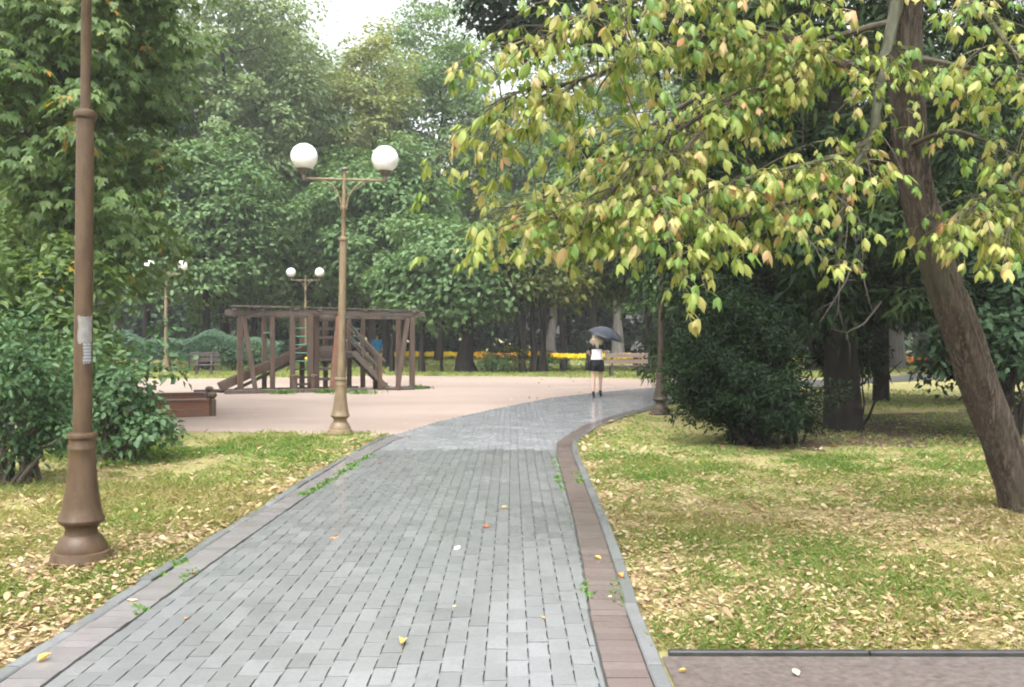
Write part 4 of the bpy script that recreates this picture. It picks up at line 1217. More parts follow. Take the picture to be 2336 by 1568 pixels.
# ---------------------------------------------------------------- leaves on the paving
def path_leaves():
    base = LEAF6 - np.array([0, 0.45, 0])
    meshes = []
    rng = np.random.RandomState(61)
    for k in range(4):
        V = base.copy(); V[:, 2] = V[:, 2] * (0.6 + k * 0.9) + V[:, 0] ** 2 * (k - 1) + 0.1 * V[:, 1] ** 2 * k
        V[:, 2] -= V[:, 2].min()
        V[:, 0] *= 1.2
        me = mesh_np('fallen_leaf', V, LEAF6_T, np.zeros(7)); meshes.append(me)
    def flat(name, c): return leaf_mat(name, [(0, c), (1, tuple(min(1, x * 1.12) for x in c))], 0.15, 0.4)
    cm = {'yellow': flat('yellow_fallen_leaf', (0.62, 0.42, 0.12)), 'orange': flat('orange_fallen_leaf', (0.55, 0.27, 0.08)), 'brown': flat('brown_fallen_leaf', (0.30, 0.13, 0.075)), 'pale': flat('pale_fallen_leaf', (0.66, 0.56, 0.38))}
    items = [(761, 1229, 'orange', 0.1, 'orange fallen leaf lying on the middle of the left half of the path'), (1109, 1204, 'brown', 0.13, 'reddish brown fallen leaf lying on the grey bricks'),
             (1152, 1162, 'pale', 0.1, 'pale fallen leaf farthest up the right half of the path'), (918, 1473, 'yellow', 0.1, 'yellow fallen leaf nearest to the viewer on the grey bricks'),
             (1036, 1386, 'pale', 0.05, 'tiny pale leaf on the bricks beyond the nearest yellow leaf'), (1239, 1413, 'orange', 0.05, 'small orange leaf on the grey bricks near the red strip'),
             (1363, 1277, 'yellow', 0.09, 'yellowish leaf lying farthest up the red brick strip on the right'), (1416, 1321, 'orange', 0.11, 'orange leaf lying across the right kerb'),
             (1392, 1364, 'pale', 0.06, 'pale leaf on the red strip beside the green weeds'), (423, 1415, 'orange', 0.05, 'small orange leaf on the bricks near the left red strip'),
             (865, 1057, 'brown', 0.09, 'brown leaf on the path close to the middle lamp'), (97, 1510, 'yellow', 0.09, 'yellow leaf on the left red strip nearest to the viewer'),
             (300, 1372, 'pale', 0.1, 'pale leaf lying on the left kerb among weeds'), (440, 1310, 'brown', 0.07, 'brown leaf on the left red strip beside a weed patch'),
             (1818, 1535, 'pale', 0.08, 'pale leaf lying on the asphalt side path'), (1560, 1530, 'yellow', 0.05, 'small yellow leaf on the side path near the kerb corner')]
    for i, (px, py, c, s, lab) in enumerate(items):
        q = G(px, py, ZB)
        me = meshes[i % 4].copy(); me.materials.append(cm[c])
        o = bpy.data.objects.new('fallen_leaf', me)
        o.location = (q.x, q.y, (ZB if px < 1500 else 0.014) + 0.004)
        o.rotation_euler = (rng.normal() * 0.08, rng.normal() * 0.08, rng.uniform(0, 6.28)); o.scale = (s * 0.85, s * 0.85, s * 0.85)
        link(o)
        tag(o, lab, 'leaf', 'fallen leaves on the paving')
    q = G(1042, 1254, ZB)
    o = MB().add([(-0.02, -0.03, 0), (0.02, -0.025, 0.004), (0.022, 0.03, 0.012), (-0.018, 0.028, 0.004)], [(0, 1, 2, 3)]).build('paper_scrap', M['white_cloth'])
    o.location = (q.x, q.y, ZB + 0.006)
    sol = o.modifiers.new('thickness', 'SOLIDIFY'); sol.thickness = 0.002
    tag(o, 'tiny white paper scrap on the middle of the path', 'paper')
path_leaves()

# ---------------------------------------------------------------- leaning tree with yellow leaves
def leaning_tree():
    rng = np.random.RandomState(71)
    b = G(2345, 1165)
    root = empty('leaning_tree', (b.x, b.y, 0), 0, 'thick brown trunk leaning over the lawn with yellow-green autumn leaves', 'tree')
    def L(p): return Vector(p) - Vector((b.x, b.y, 0))
    ctrl = [(2352, 1195, 8.2), (2325, 1130, 8.2), (2285, 1010, 8.15), (2235, 880, 8.1), (2190, 745, 8.0), (2150, 640, 7.95), (2112, 520, 7.9), (2085, 400, 7.85), (2070, 270, 7.8), (2063, 130, 7.75), (2062, 0, 7.7), (2068, -200, 7.65), (2080, -480, 7.6), (2100, -800, 7.6)]
    P = [L(AT(x, y, d)) for x, y, d in ctrl]
    P[0].z = -0.15
    # Catmull-Rom resample
    pts = []
    for i in range(len(P) - 1):
        p0, p1, p2, p3 = P[max(i - 1, 0)], P[i], P[i + 1], P[min(i + 2, len(P) - 1)]
        for k in range(8):
            u = k / 8
            pts.append(0.5 * ((2 * p1) + (p2 - p0) * u + (2 * p0 - 5 * p1 + 4 * p2 - p3) * u * u + (3 * p1 - p0 - 3 * p2 + p3) * u ** 3))
    n = len(pts)
    rad = [0.172 * (1.6 - 0.6 * min(1, i / 7)) if i < 7 else 0.178 * (1 - 0.0035 * (i - 7)) for i in range(n)]
    ns = 56
    ph = rng.uniform(0, 6.28, 8)
    kk, ii = np.meshgrid(np.arange(ns), np.arange(n))
    a = kk / ns * 2 * np.pi
    rid = (1 - np.abs(2 * vnoise(kk * 0.45 + 0.8 * vnoise(kk * 0.2, ii * 0.3, 8), ii * 0.13 + 3, 3) - 1)) * 0.55 + vnoise(kk * 0.9, ii * 0.5, 4) * 0.4 - 0.1
    seam = np.minimum(kk, ns - kk)
    rid = np.where(seam < 3, rid * seam / 3 + (1 - seam / 3) * 0.42, rid)
    wobf = 0.93 + 0.30 * (rid - 0.4) + 0.03 * np.sin(2 * a + ph[0] + ii * 0.05)
    wobf = wobf * (1 + 0.35 * np.clip(1 - ii / 9.0, 0, 1) * (0.5 + 0.5 * np.sin(5 * a + ph[1])))
    MB().tube(pts, rad, ns, True, lambda i, k: wobf[i, k]).build('trunk', M['bark_lean'], root, True)
    # big limbs in metres
    limbs = []
    def limb(name, ctrl, r0, r1, mat, n=7):
        Q = [L(AT(x, y, d)) for x, y, d in ctrl]
        out = []
        for i in range(len(Q) - 1):
            p0, p1, p2, p3 = Q[max(i - 1, 0)], Q[i], Q[i + 1], Q[min(i + 2, len(Q) - 1)]
            for k in range(n):
                u = k / n
                out.append(0.5 * ((2 * p1) + (p2 - p0) * u + (2 * p0 - 5 * p1 + 4 * p2 - p3) * u * u + (3 * p1 - p0 - 3 * p2 + p3) * u ** 3))
        out.append(Q[-1])
        m = len(out)
        w = rng.uniform(0.88, 1.12, 400)
        MB().tube(out, [r0 + (r1 - r0) * i / (m - 1) for i in range(m)], 10, True, lambda i, k: w[(i * 10 + k) % 400]).build(name, mat, root, True)
        limbs.append((out, r0))
        return out
    BG, BD = M['branch_green'], M['bark_mid']
    limb('branch', [(2060, -60, 7.6), (2032, 60, 7.45), (2012, 150, 7.35), (2000, 240, 7.25), (1985, 320, 7.15), (1945, 385, 7.05), (1925, 440, 6.95), (1915, 560, 6.9), (1908, 640, 6.9)], 0.055, 0.008, BG)
    limb('branch', [(2008, 155, 7.35), (1930, 148, 7.2), (1880, 135, 7.1), (1830, 105, 7.0), (1770, 85, 6.9), (1690, 78, 6.75), (1590, 85, 6.6), (1480, 118, 6.45), (1390, 158, 6.3), (1300, 190, 6.2), (1200, 208, 6.1), (1130, 232, 6.0)], 0.04, 0.005, BD)
    limb('branch', [(2032, 52, 7.45), (1960, 70, 7.5), (1880, 95, 7.5), (1800, 120, 7.5), (1700, 165, 7.45), (1560, 240, 7.4), (1420, 330, 7.3), (1300, 420, 7.2), (1200, 465, 7.1), (1130, 475, 7.0)], 0.03, 0.004, BD)
    limb('branch', [(1900, 140, 7.1), (1820, 185, 7.0), (1700, 215, 6.8), (1560, 290, 6.6), (1450, 380, 6.5), (1380, 450, 6.4), (1310, 490, 6.35), (1260, 500, 6.3)], 0.024, 0.004, BD)
    limb('branch', [(1985, 320, 7.15), (1900, 360, 7.0), (1780, 390, 6.7), (1660, 420, 6.4), (1560, 460, 6.2), (1490, 490, 6.1)], 0.024, 0.004, BD)
    limb('branch', [(1945, 385, 7.05), (1850, 440, 6.8), (1740, 480, 6.5), (1650, 510, 6.3), (1590, 560, 6.2), (1558, 620, 6.15)], 0.022, 0.004, BD)
    limb('branch', [(2060, -120, 7.6), (1900, -60, 7.2), (1700, -40, 6.8), (1500, -10, 6.4), (1350, 40, 6.2), (1230, 90, 6.1)], 0.035, 0.005, BD)
    limb('branch', [(2062, -200, 7.6), (1850, -150, 6.9), (1600, -110, 6.2), (1450, -60, 5.8), (1370, 0, 5.7)], 0.035, 0.006, BD)
    limb('branch', [(2070, -150, 7.65), (2160, -60, 7.2), (2240, 30, 6.8), (2310, 120, 6.5), (2400, 190, 6.3)], 0.035, 0.006, BD)
    limb('branch', [(2075, 130, 7.6), (2170, 150, 7.1), (2260, 165, 6.8), (2340, 175, 6.6), (2440, 200, 6.5)], 0.026, 0.005, BD)
    limb('branch', [(2080, 330, 7.7), (2170, 300, 7.4), (2260, 330, 7.2), (2340, 370, 7.0), (2430, 420, 6.9)], 0.022, 0.004, BD)
    limb('branch', [(1700, 215, 6.8), (1600, 300, 6.5), (1540, 370, 6.3), (1500, 420, 6.2), (1460, 455, 6.15)], 0.016, 0.004, BD)
    limb('branch', [(2340, 370, 7.0), (2300, 420, 6.9), (2240, 460, 6.8), (2205, 480, 6.75)], 0.012, 0.003, BD)
    limb('branch', [(2430, 300, 6.9), (2380, 420, 6.8), (2340, 470, 6.7), (2300, 500, 6.65)], 0.014, 0.003, BD)
    # twigs with hanging compound leaves
    spots = []
    twigs = MB()
    for li, (pts_, r0) in enumerate(limbs):
        m = len(pts_)
        start = 0.18 if li in (0,) else 0.1
        dens = {0: 0.3, 7: 0.8, 8: 0.8, 9: 0.65, 10: 0.6, 13: 0.7}.get(li, 1.0)
        for i in range(int(m * start), m):
            nt = rng.poisson(1.4 * dens)
            for _ in range(nt):
                p = pts_[i]
                t_ = (pts_[min(i + 1, m - 1)] - pts_[max(i - 1, 0)]).normalized()
                d = Vector(rng.normal(size=3)); d.z *= 0.45
                d = (d.normalized() * 0.75 + t_ * 0.55).normalized()
                ln = rng.uniform(0.25, 0.75) * (0.75 + 0.5 * (i / m))
                path_ = [p]
                for k in range(4):
                    d = (d + Vector((0, 0, -0.16 - 0.05 * k)) + Vector(rng.normal(size=3)) * 0.12).normalized()
                    path_.append(path_[-1] + d * ln / 4)
                e_ = path_[-1] + Vector((b.x, b.y, 0))
                zmin = (1.74 if 1.05 < e_.x < 1.32 else 2.1) if e_.x < 2.0 else 2.0
                if e_.z < zmin: continue
                twigs.tube(path_, [0.0055, 0.005, 0.004, 0.003, 0.0015], 5, False)
                for k in range(1, 5):
                    for s in (-1, 1):
                        if rng.rand() < 0.62 or k == 4:
                            q = path_[k - 1].lerp(path_[k], rng.uniform(0.5, 1.0))
                            side = Vector((d.y, -d.x, 0)).normalized() * s if k < 4 else Vector((d.x, d.y, 0)).normalized()
                            spots.append((q, math.atan2(side.y, side.x) + rng.normal() * 0.5))
    twigs.build('twigs', BD, root)['kind'] = 'stuff'
    # leaf templates: 3 to 5 drooping pointed leaflets on a stalk along +x
    def leaflet(base, dirv, nrm, ln, wd, droop):
        ts = [0, 0.12, 0.35, 0.56, 0.76, 1.0]
        ws = [0.02, 0.28, 0.47, 0.49, 0.24, 0.0]
        dirv = Vector(dirv).normalized(); nrm = Vector(nrm); sd = dirv.cross(nrm).normalized(); nrm = sd.cross(dirv).normalized()
        V, F = [], []
        cur = Vector(base); d = dirv.copy()
        for j, (t_, w_) in enumerate(zip(ts, ws)):
            if j:
                d = (d + Vector((0, 0, -1)) * droop * (t_ - ts[j - 1])).normalized()
                cur = cur + d * ln * (t_ - ts[j - 1])
            nn = sd.cross(d).normalized()
            V += [cur + sd * wd * w_ - nn * wd * 0.12 * w_, cur + nn * wd * 0.10 * (w_ > 0), cur - sd * wd * w_ - nn * wd * 0.12 * w_]
        for j in range(len(ts) - 1):
            o = j * 3
            F += [(o, o + 1, o + 4, o + 3), (o + 1, o + 2, o + 5, o + 4)]
        return V, F
    temps = []
    for v in range(8):
        mb = MB()
        nl = (5, 3, 3, 4, 3, 5, 3, 3)[v]
        st = 0.05 + 0.03 * rng.rand()
        tip = Vector((st, 0, -0.012)); end = Vector((st + 0.07, 0, -0.045))
        def stalk(a, b): mb.tube([a, b], 0.0017, 3, False)
        stalk((0, 0, 0), tip); stalk(tip, end)
        Ls = 0.082
        V, F = leaflet(end, (0.45, rng.normal() * 0.2, -0.85), (0.8, 0, 0.5), Ls * 1.1, Ls * 0.5, 0.9); mb.add(V, F)
        for s in (-1, 1):
            V, F = leaflet(tip.lerp(end, 0.8), (0.25 + rng.normal() * 0.15, s * 0.62, -0.75 + rng.normal() * 0.12), (0.4, s * 0.5, 0.6), Ls * rng.uniform(0.8, 1.05), Ls * 0.44, 1.3); mb.add(V, F)
        if nl >= 4:
            for s in ((-1, 1) if nl == 5 else (1,)):
                V, F = leaflet(tip, (-0.1 + rng.normal() * 0.15, s * 0.7, -0.65), (0.15, s * 0.5, 0.75), Ls * rng.uniform(0.65, 0.9), Ls * 0.38, 1.3); mb.add(V, F)
        temps.append(mb)
    meshes = [mb.mesh('leaf', LM['gold'], True) for mb in temps]
    for me in meshes:
        a_ = me.attributes.new('tint', 'FLOAT', 'POINT')
    # leaves that can be seen from the path come first
    info = []
    for q, a_ in spots:
        w = q + Vector((b.x, b.y, 0))
        u, vv = CX + FPX * w.x / w.y, HY - FPX * (w.z - EYE) / w.y
        vis = 0 < u < 2336 and 0 < vv < 1568
        info.append((0 if vis else 1, w.y, q, a_))
    info.sort(key=lambda t_: (t_[0], t_[1]))
    VV, FF, TT, n0 = [], [], [], 0
    tarr = [(np.array(mb.v), mb.f) for mb in temps]
    F3 = []
    for j, (inv, dist, q, a_) in enumerate(info):
        k = rng.randint(8)
        s = float(np.clip(rng.normal(1.0, 0.22), 0.55, 1.5))
        ex, ey = rng.normal() * 0.3, rng.normal() * 0.3
        if j < 300:
            o = bpy.data.objects.new('leaf', meshes[k])
            o.location = q; o.rotation_euler = (ex, ey, a_); o.scale = (s, s, s)
            link(o, root)
        else:
            R = (Matrix.Rotation(a_, 3, 'Z') @ Matrix.Rotation(ey, 3, 'Y') @ Matrix.Rotation(ex, 3, 'X'))
            V = tarr[k][0] @ np.array(R).T * s + np.array(q)
            VV.append(V); TT.append(np.full(len(V), rng.rand()))
            F3 += [tuple(i + n0 for i in f) for f in tarr[k][1]]
            n0 += len(V)
    V = np.concatenate(VV)
    me = bpy.data.meshes.new('leaves')
    F3 = np.array(F3)
    o = obj_np('leaves', V, F3, LM['gold'], root, np.concatenate(TT), True)
    o['kind'] = 'stuff'
    pass
leaning_tree()

# ---------------------------------------------------------------- shrubs and hedge
def shrub(name, label, base, blobs, mat, bark, seed, L, W, per, n_per, stems, cat='shrub', clump_r=0.22, droop=0.3, up=0.6, flat=0.8, stem_r=0.016, fold=0.12, bottom=-0.8, lob=0.22, hollow=0.3):
    """blobs: (dx, dy, z, rx, ry, rz) ellipsoids of foliage in metres from the base"""
    rng = np.random.RandomState(seed)
    root = empty(name, (base[0], base[1], 0), 0, label, cat)
    cl = Cloud(); mb = MB()
    for (dx, dy, z, rx, ry, rz), nc in zip(blobs, n_per):
        C, D = clumps_in(rng, (dx, dy, z), (rx, ry, rz), nc, bottom, lob, hollow)
        C[:, 2] = np.maximum(C[:, 2], 0.06)
        fill(rng, cl, C, D, clump_r * rng.uniform(0.6, 1.4, len(C)), per, L, W, flat, up, droop, fold)
        for j in rng.choice(len(C), min(stems, len(C)), replace=False):
            b = Vector((rng.normal() * 0.12, rng.normal() * 0.1, -0.05))
            e = Vector(C[j])
            pts = limb_path(b, e, rng, 5, 0.06)
            mb.tube(pts, [stem_r * (1.5 - 0.22 * i) for i in range(6)], 6)
    mb.build('stems', bark, root, True)['kind'] = 'stuff'
    cl.build('foliage', mat, root)
    return root
g1 = G(40, 1112)
shrub('leafy_shrub', 'mid green leafy shrub at the left edge beside the near lamp post', (g1.x - 0.1, g1.y), [(0.05, 0.0, 1.2, 0.75, 0.6, 0.72), (-0.5, 0.2, 0.95, 0.7, 0.6, 0.75), (0.35, 0.1, 0.62, 0.35, 0.35, 0.42)],
      LM['shrub'], M['bark_mid'], 101, 0.075, 0.045, 42, (80, 60, 26), 8, up=0.45, lob=0.5, hollow=0.1, clump_r=0.19)
g2 = G(268, 1052)
shrub('broadleaf_shrub', 'low dark shrub with broad leaves just behind the near lamp post', (g2.x, g2.y), [(0.05, 0, 0.75, 0.72, 0.6, 0.7), (-0.62, 0.1, 0.8, 0.6, 0.5, 0.75), (0.45, -0.1, 0.36, 0.36, 0.36, 0.3)],
      LM['shrub'], M['bark_mid'], 102, 0.098, 0.07, 24, (62, 44, 22), 7, up=0.45, clump_r=0.22, lob=0.5, hollow=0.1)
shrub('tall_thicket_shrub', 'tall dense green thicket behind the left shrubs', (-6.9, 13.2), [(0.2, 0, 1.5, 1.3, 0.8, 1.5), (-1.4, 0.3, 1.7, 1.2, 0.8, 1.7)],
      LM['elder'], M['bark_mid'], 103, 0.14, 0.075, 60, (85, 75), 8, clump_r=0.34)
def spray_bush(name, label, base, seed, n_branch, reach, height, mat):
    """open evergreen bush: arching branches from the base, each carrying needle sprays along its outer part"""
    rng = np.random.RandomState(seed)
    root = empty(name, (base[0], base[1], 0), 0, label, 'bush')
    cl, mb, C, cr, D = Cloud(), MB(), [], [], []
    for i in range(n_branch):
        a = rng.uniform(0, 6.283); f = rng.rand()
        rr = reach * (0.25 + 0.85 * rng.rand() ** 0.7) * (1.25 - 0.6 * f)
        top_z = height * (0.18 + 0.9 * f ** 0.8) * rng.uniform(0.75, 1.15)
        b0 = Vector((rng.normal() * 0.14, rng.normal() * 0.12, -0.05))
        e = Vector((rr * math.cos(a) - 0.12, rr * math.sin(a), top_z))
        pts = limb_path(b0, e, rng, 7, 0.07)
        mb.tube(pts, [0.024 * (1.25 - 0.14 * k) for k in range(8)], 6)
        for k in range(3, 8):
            for _ in range(2):
                q = pts[k] + Vector(rng.normal(size=3)) * 0.09
                if q.z < 0.12: continue
                C.append(q); cr.append(rng.uniform(0.09, 0.2)); d = (e - b0).normalized(); D.append((d.x, d.y, d.z))
    C, D, cr = np.array([list(c) for c in C]), np.array(D), np.array(cr)
    fill(rng, cl, C, D, cr, 44, 0.09, 0.026, 0.8, 0.45, 0.0)
    mb.build('stems', M['bark_dark'], root, True)['kind'] = 'stuff'
    cl.build('foliage', mat, root)
gy = G(1718, 1015)
spray_bush('yew_bush', 'dark green spreading yew bush on the shaded lawn right of the path', (gy.x, gy.y), 104, 80, 1.08, 2.25, LM['yew'])
g5 = G(1838, 1005)
def bare_stems(label, px, py, sets, seed):
    q = G(px, py)
    rng = np.random.RandomState(seed)
    root = empty('bare_sapling', (q.x, q.y, 0), 0, label, 'sapling')
    for i, (dx, dy, z, r) in enumerate(sets):
        pts = limb_path((rng.normal() * 0.03, rng.normal() * 0.03, -0.04), (dx, dy, z), rng, 6, 0.05)
        MB().tube(pts, [r * (1.3 - 0.15 * k) for k in range(7)], 8).build('stem', M['bark_dark'], root, True)
bare_stems('bare forked dark stems at the foot of the yew bush', 1815, 1012, [(-0.35, 0.1, 0.75, 0.026), (0.35, -0.05, 0.6, 0.018), (0.05, 0.1, 0.9, 0.022), (-0.1, -0.1, 0.55, 0.015)], 5)
bare_stems('thin slanting stem beside the massive dark trunk', 1965, 975, [(0.75, 0.1, 1.15, 0.02), (0.3, 0.2, 1.6, 0.014)], 6)

for i, (lab, px, py, w, h, lm) in enumerate((('low scrubby shrub growing right of the spreading tree trunk', 1125, 852, 0.75, 0.85, 'blue'), ('small shrub at the foot of the multi-stemmed tree', 1240, 851, 0.6, 0.8, 'mid'),
        ('low shrub at the foot of the multi-stemmed tree on its left side', 1180, 852, 0.6, 1.1, 'olive'), ('small bush on the grass between the hedge and the frame', 560, 850, 0.9, 0.9, 'mid'), ('leafy bush overlapping the half hidden lamp base', 1560, 905, 0.5, 1.3, 'mid'))):
    qq = G(px, py)
    shrub('low_shrub', lab, (qq.x, qq.y), [(0, 0, h * 0.5, w, w * 0.7, h * 0.55)], LM[lm], M['bark_dark'], 150 + i, 0.12, 0.075, 34, (34,), 6, clump_r=0.22, lob=0.45, hollow=0.15)

def hedge():
    rng = np.random.RandomState(131)
    root = empty('clipped_hedge', (-13.4, 38.8, 0), math.radians(4), 'clipped rounded green hedge behind the far left lamp', 'hedge')
    n = 26000
    x = rng.uniform(-4.2, 3.4, n)
    top = 1.45 + 0.18 * np.sin(x * 1.5 + 0.6) + 0.1 * np.sin(x * 3.3)
    a = rng.uniform(0, math.pi, n)
    y = -np.cos(a) * 0.75; z = np.where(rng.rand(n) < 0.5, top - (1 - np.sin(a)) * 0.45, rng.uniform(0.35, 1, n) * top)
    y = np.where(z < top - 0.45, -0.72 + rng.normal(size=n) * 0.06, y)
    z += vnoise(x * 3, y * 3 + 9, 4) * 0.12
    P = np.stack([x, y, z], 1)
    N = norm(np.stack([rng.normal(size=n) * 0.4, -0.6 + rng.normal(size=n) * 0.4, 0.8 + rng.normal(size=n) * 0.3], 1))
    A = np.cross(N, rng.normal(size=(n, 3)))
    V, T = rhombs(P, A, N, 0.1 * rng.uniform(0.7, 1.3, n), np.full(n, 0.06))
    cl = Cloud(); cl.add(V, T, rng.rand(n), 4)
    cl.build('foliage', LM['hedge'], root)
    mb = MB()
    for i in range(24):
        bx = rng.uniform(-4, 3.2)
        mb.tube(limb_path((bx, 0, -0.05), (bx + rng.normal() * 0.3, rng.normal() * 0.3, 1.2), rng, 4, 0.08), [0.035, 0.03, 0.025, 0.02, 0.01], 6)
    mb.build('stems', M['bark_dark'], root, True)['kind'] = 'stuff'
hedge()

# ---------------------------------------------------------------- trees
def pos(px, d): return ((px - CX) / FPX * d, d)
B = M
# near left box elders
tree('box_elder', 'bushy box elder with orange-tipped leaves overhanging the far left lamp', pos(185, 14.6), 9, (1.55, 1.5), (1.9, 10.0), LM['elder'], B['bark_mid'], 201, 0.14, 190, 46, 0.15, 0.08, 0.55, compound=True, bottom=-0.95, hollow=0.3)
tree('box_elder', 'dense green tree filling the top left corner behind the near lamp', pos(60, 17.5), 12, (2.8, 1.8), (1.8, 12.5), LM['mid'], B['bark_dark'], 202, 0.17, 230, 110, 0.17, 0.10, 0.6, bottom=-0.95)
tree('box_elder', 'leafy tree rising behind the clipped hedge and the far left lamp', pos(330, 45), 14, (3.4, 3), (2.6, 15), LM['blue'], B['bark_dark'], 203, 0.18, 110, 130, 0.25, 0.16, 0.95)
# background left to right
bgd = [
 ('tall_tree', 'tall haze-paled green tree rising at the top left behind the blue-green tree', 520, 47, (5.2, 4), (5, 22), 'pale', 'bark_dark', 210, {}),
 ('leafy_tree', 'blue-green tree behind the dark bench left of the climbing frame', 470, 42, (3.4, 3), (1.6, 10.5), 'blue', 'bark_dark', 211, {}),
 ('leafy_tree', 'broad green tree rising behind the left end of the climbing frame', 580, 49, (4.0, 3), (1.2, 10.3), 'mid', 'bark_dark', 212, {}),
 ('tall_tree', 'tall haze-paled green tree just left of the sky gap', 590, 54, (4.6, 4), (6, 21.5), 'pale', 'bark_dark', 213, {}),
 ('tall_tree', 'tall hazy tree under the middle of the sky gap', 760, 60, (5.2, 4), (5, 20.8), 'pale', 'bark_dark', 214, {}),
 ('leafy_tree', 'green tree behind the globes of the ochre lamp', 745, 50, (3.9, 3), (1.5, 13), 'mid', 'bark_dark', 215, {}),
 ('yellowing_tree', 'slender yellowing tree above the right globe of the ochre lamp', 855, 50, (2.7, 2.2), (7.5, 18), 'yellowish', 'bark_mid', 216, {'n_clump': 55}),
 ('leafy_tree', 'dark green tree behind the right end of the climbing frame', 880, 44, (3.6, 3), (2.0, 11), 'blue', 'bark_dark', 217, {}),
 ('tall_tree', 'tall blue-green tree right of the sky gap', 1000, 62, (6.4, 4.8), (5, 26.0), 'mid', 'bark_dark', 218, {'n_clump': 170}),
 ('spreading_tree', 'low spreading blue-green tree with thick dark trunk at the edge of the yard', 1065, 38, (2.9, 2.4), (1.7, 6.6), 'blue', 'bark_dark', 219, {'trunk_r': 0.34, 'n_clump': 120, 'bottom': -0.9}),
 ('leafy_tree', 'green tree standing behind the spreading tree and the umbrella', 1190, 62, (5.2, 4.2), (3.7, 17.0), 'blue', 'bark_dark', 220, {}),
 ('multi_stem_tree', 'multi-stemmed tree with sparse yellow-olive leaves left of the woman', 1225, 37.5, (2.2, 1.8), (1.1, 7.4), 'olive', 'bark_dark', 221, {'stems': [((-0.55, 0), 0.55), ((-0.15, 0.1), 0.7), ((0.2, 0), 0.5), ((0.35, 0.2), 0.4)], 'n_clump': 70, 'per': 60}),
 ('olive_tree', 'yellow-olive tree directly above the umbrella', 1350, 41, (2.8, 2.2), (2.0, 8.2), 'olive', 'bark_pale', 222, {'per': 80}),
 ('leafy_tree', 'green tree behind the bench and the half hidden lamp', 1480, 39, (2.5, 2.2), (2.0, 9), 'mid', 'bark_dark', 223, {}),
 ('pale_trunk_tree', 'tree with pale grey trunk between umbrella and multi-stemmed tree', 1258, 61, (3.4, 2.9), (4.5, 14.5), 'mid', 'bark_pale', 224, {'trunk_r': 0.28}),
 ('pale_trunk_tree', 'tree with pale grey trunk just right of the umbrella', 1410, 60, (3.5, 3.0), (4.4, 14.8), 'mid', 'bark_pale', 225, {'trunk_r': 0.3}),
 ('tall_tree', 'tall green tree behind the yellow leaves in the middle', 1330, 66, (5.7, 4.6), (5.7, 22.5), 'blue', 'bark_dark', 226, {}),
 ('tall_tree', 'tall tree behind the dark maple at the top middle', 1560, 61, (5.9, 4.9), (4.9, 22.8), 'mid', 'bark_dark', 227, {}),
 ('leafy_tree', 'green tree far behind the massive dark trunk', 1850, 40, (4.2, 3.5), (3.0, 14), 'mid', 'bark_dark', 228, {}),
 ('pale_trunk_tree', 'pale trunked tree at the orange flowers right of the massive dark trunk', 2050, 43, (3.4, 3), (3.2, 12), 'mid', 'bark_pale', 229, {'trunk_r': 0.3}),
 ('leafy_tree', 'green tree far behind the leaning trunk', 2230, 36, (4, 3.4), (2.2, 13), 'blue', 'bark_dark', 230, {}),
 ('tall_tree', 'green tree right of the yellowing tree below the sky gap', 1000, 55, (4.4, 3.6), (4.5, 20.5), 'mid', 'bark_dark', 232, {'n_clump': 130}),
 ('tall_tree', 'tall green tree behind the dense tree at the far left', 200, 44, (5, 4), (4, 21), 'mid', 'bark_dark', 231, {}),
]
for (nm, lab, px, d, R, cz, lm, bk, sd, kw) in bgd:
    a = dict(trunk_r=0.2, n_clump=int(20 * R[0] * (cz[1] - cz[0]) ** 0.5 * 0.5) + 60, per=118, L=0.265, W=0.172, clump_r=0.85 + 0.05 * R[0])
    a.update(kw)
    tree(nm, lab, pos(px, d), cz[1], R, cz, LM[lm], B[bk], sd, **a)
# slim dark trunks in front of the far lawn
def slim(label, px, py, h, r, lean, seed):
    q = G(px, py)
    tree('slim_tree', label, (q.x, q.y), h, (0.9, 0.8), (2.0, h), LM['blue'], M['bark_dark'], seed, r, 22, 60, 0.25, 0.16, 0.5, lean=lean, n_limb=6)
slim('slim dark tree close beside the stairs of the climbing frame', 893, 851, 5.0, 0.09, (0.15, 0), 301)
slim('slim dark tree between the stairs and the right end of the frame', 912, 852, 4.6, 0.07, (0.2, 0), 302)
slim('slim dark tree just right of the climbing frame', 962, 853, 5.2, 0.12, (-0.1, 0), 303)
slim('slim dark tree midway between frame and spreading tree', 1008, 852, 4.8, 0.06, (0.1, 0), 304)
slim('slim curved tree right of the bench near the half hidden lamp', 1495, 850, 4.5, 0.07, (0.5, 0), 305)
slim('slim dark tree behind the bench', 1476, 853, 5.2, 0.1, (0.0, 0), 306)

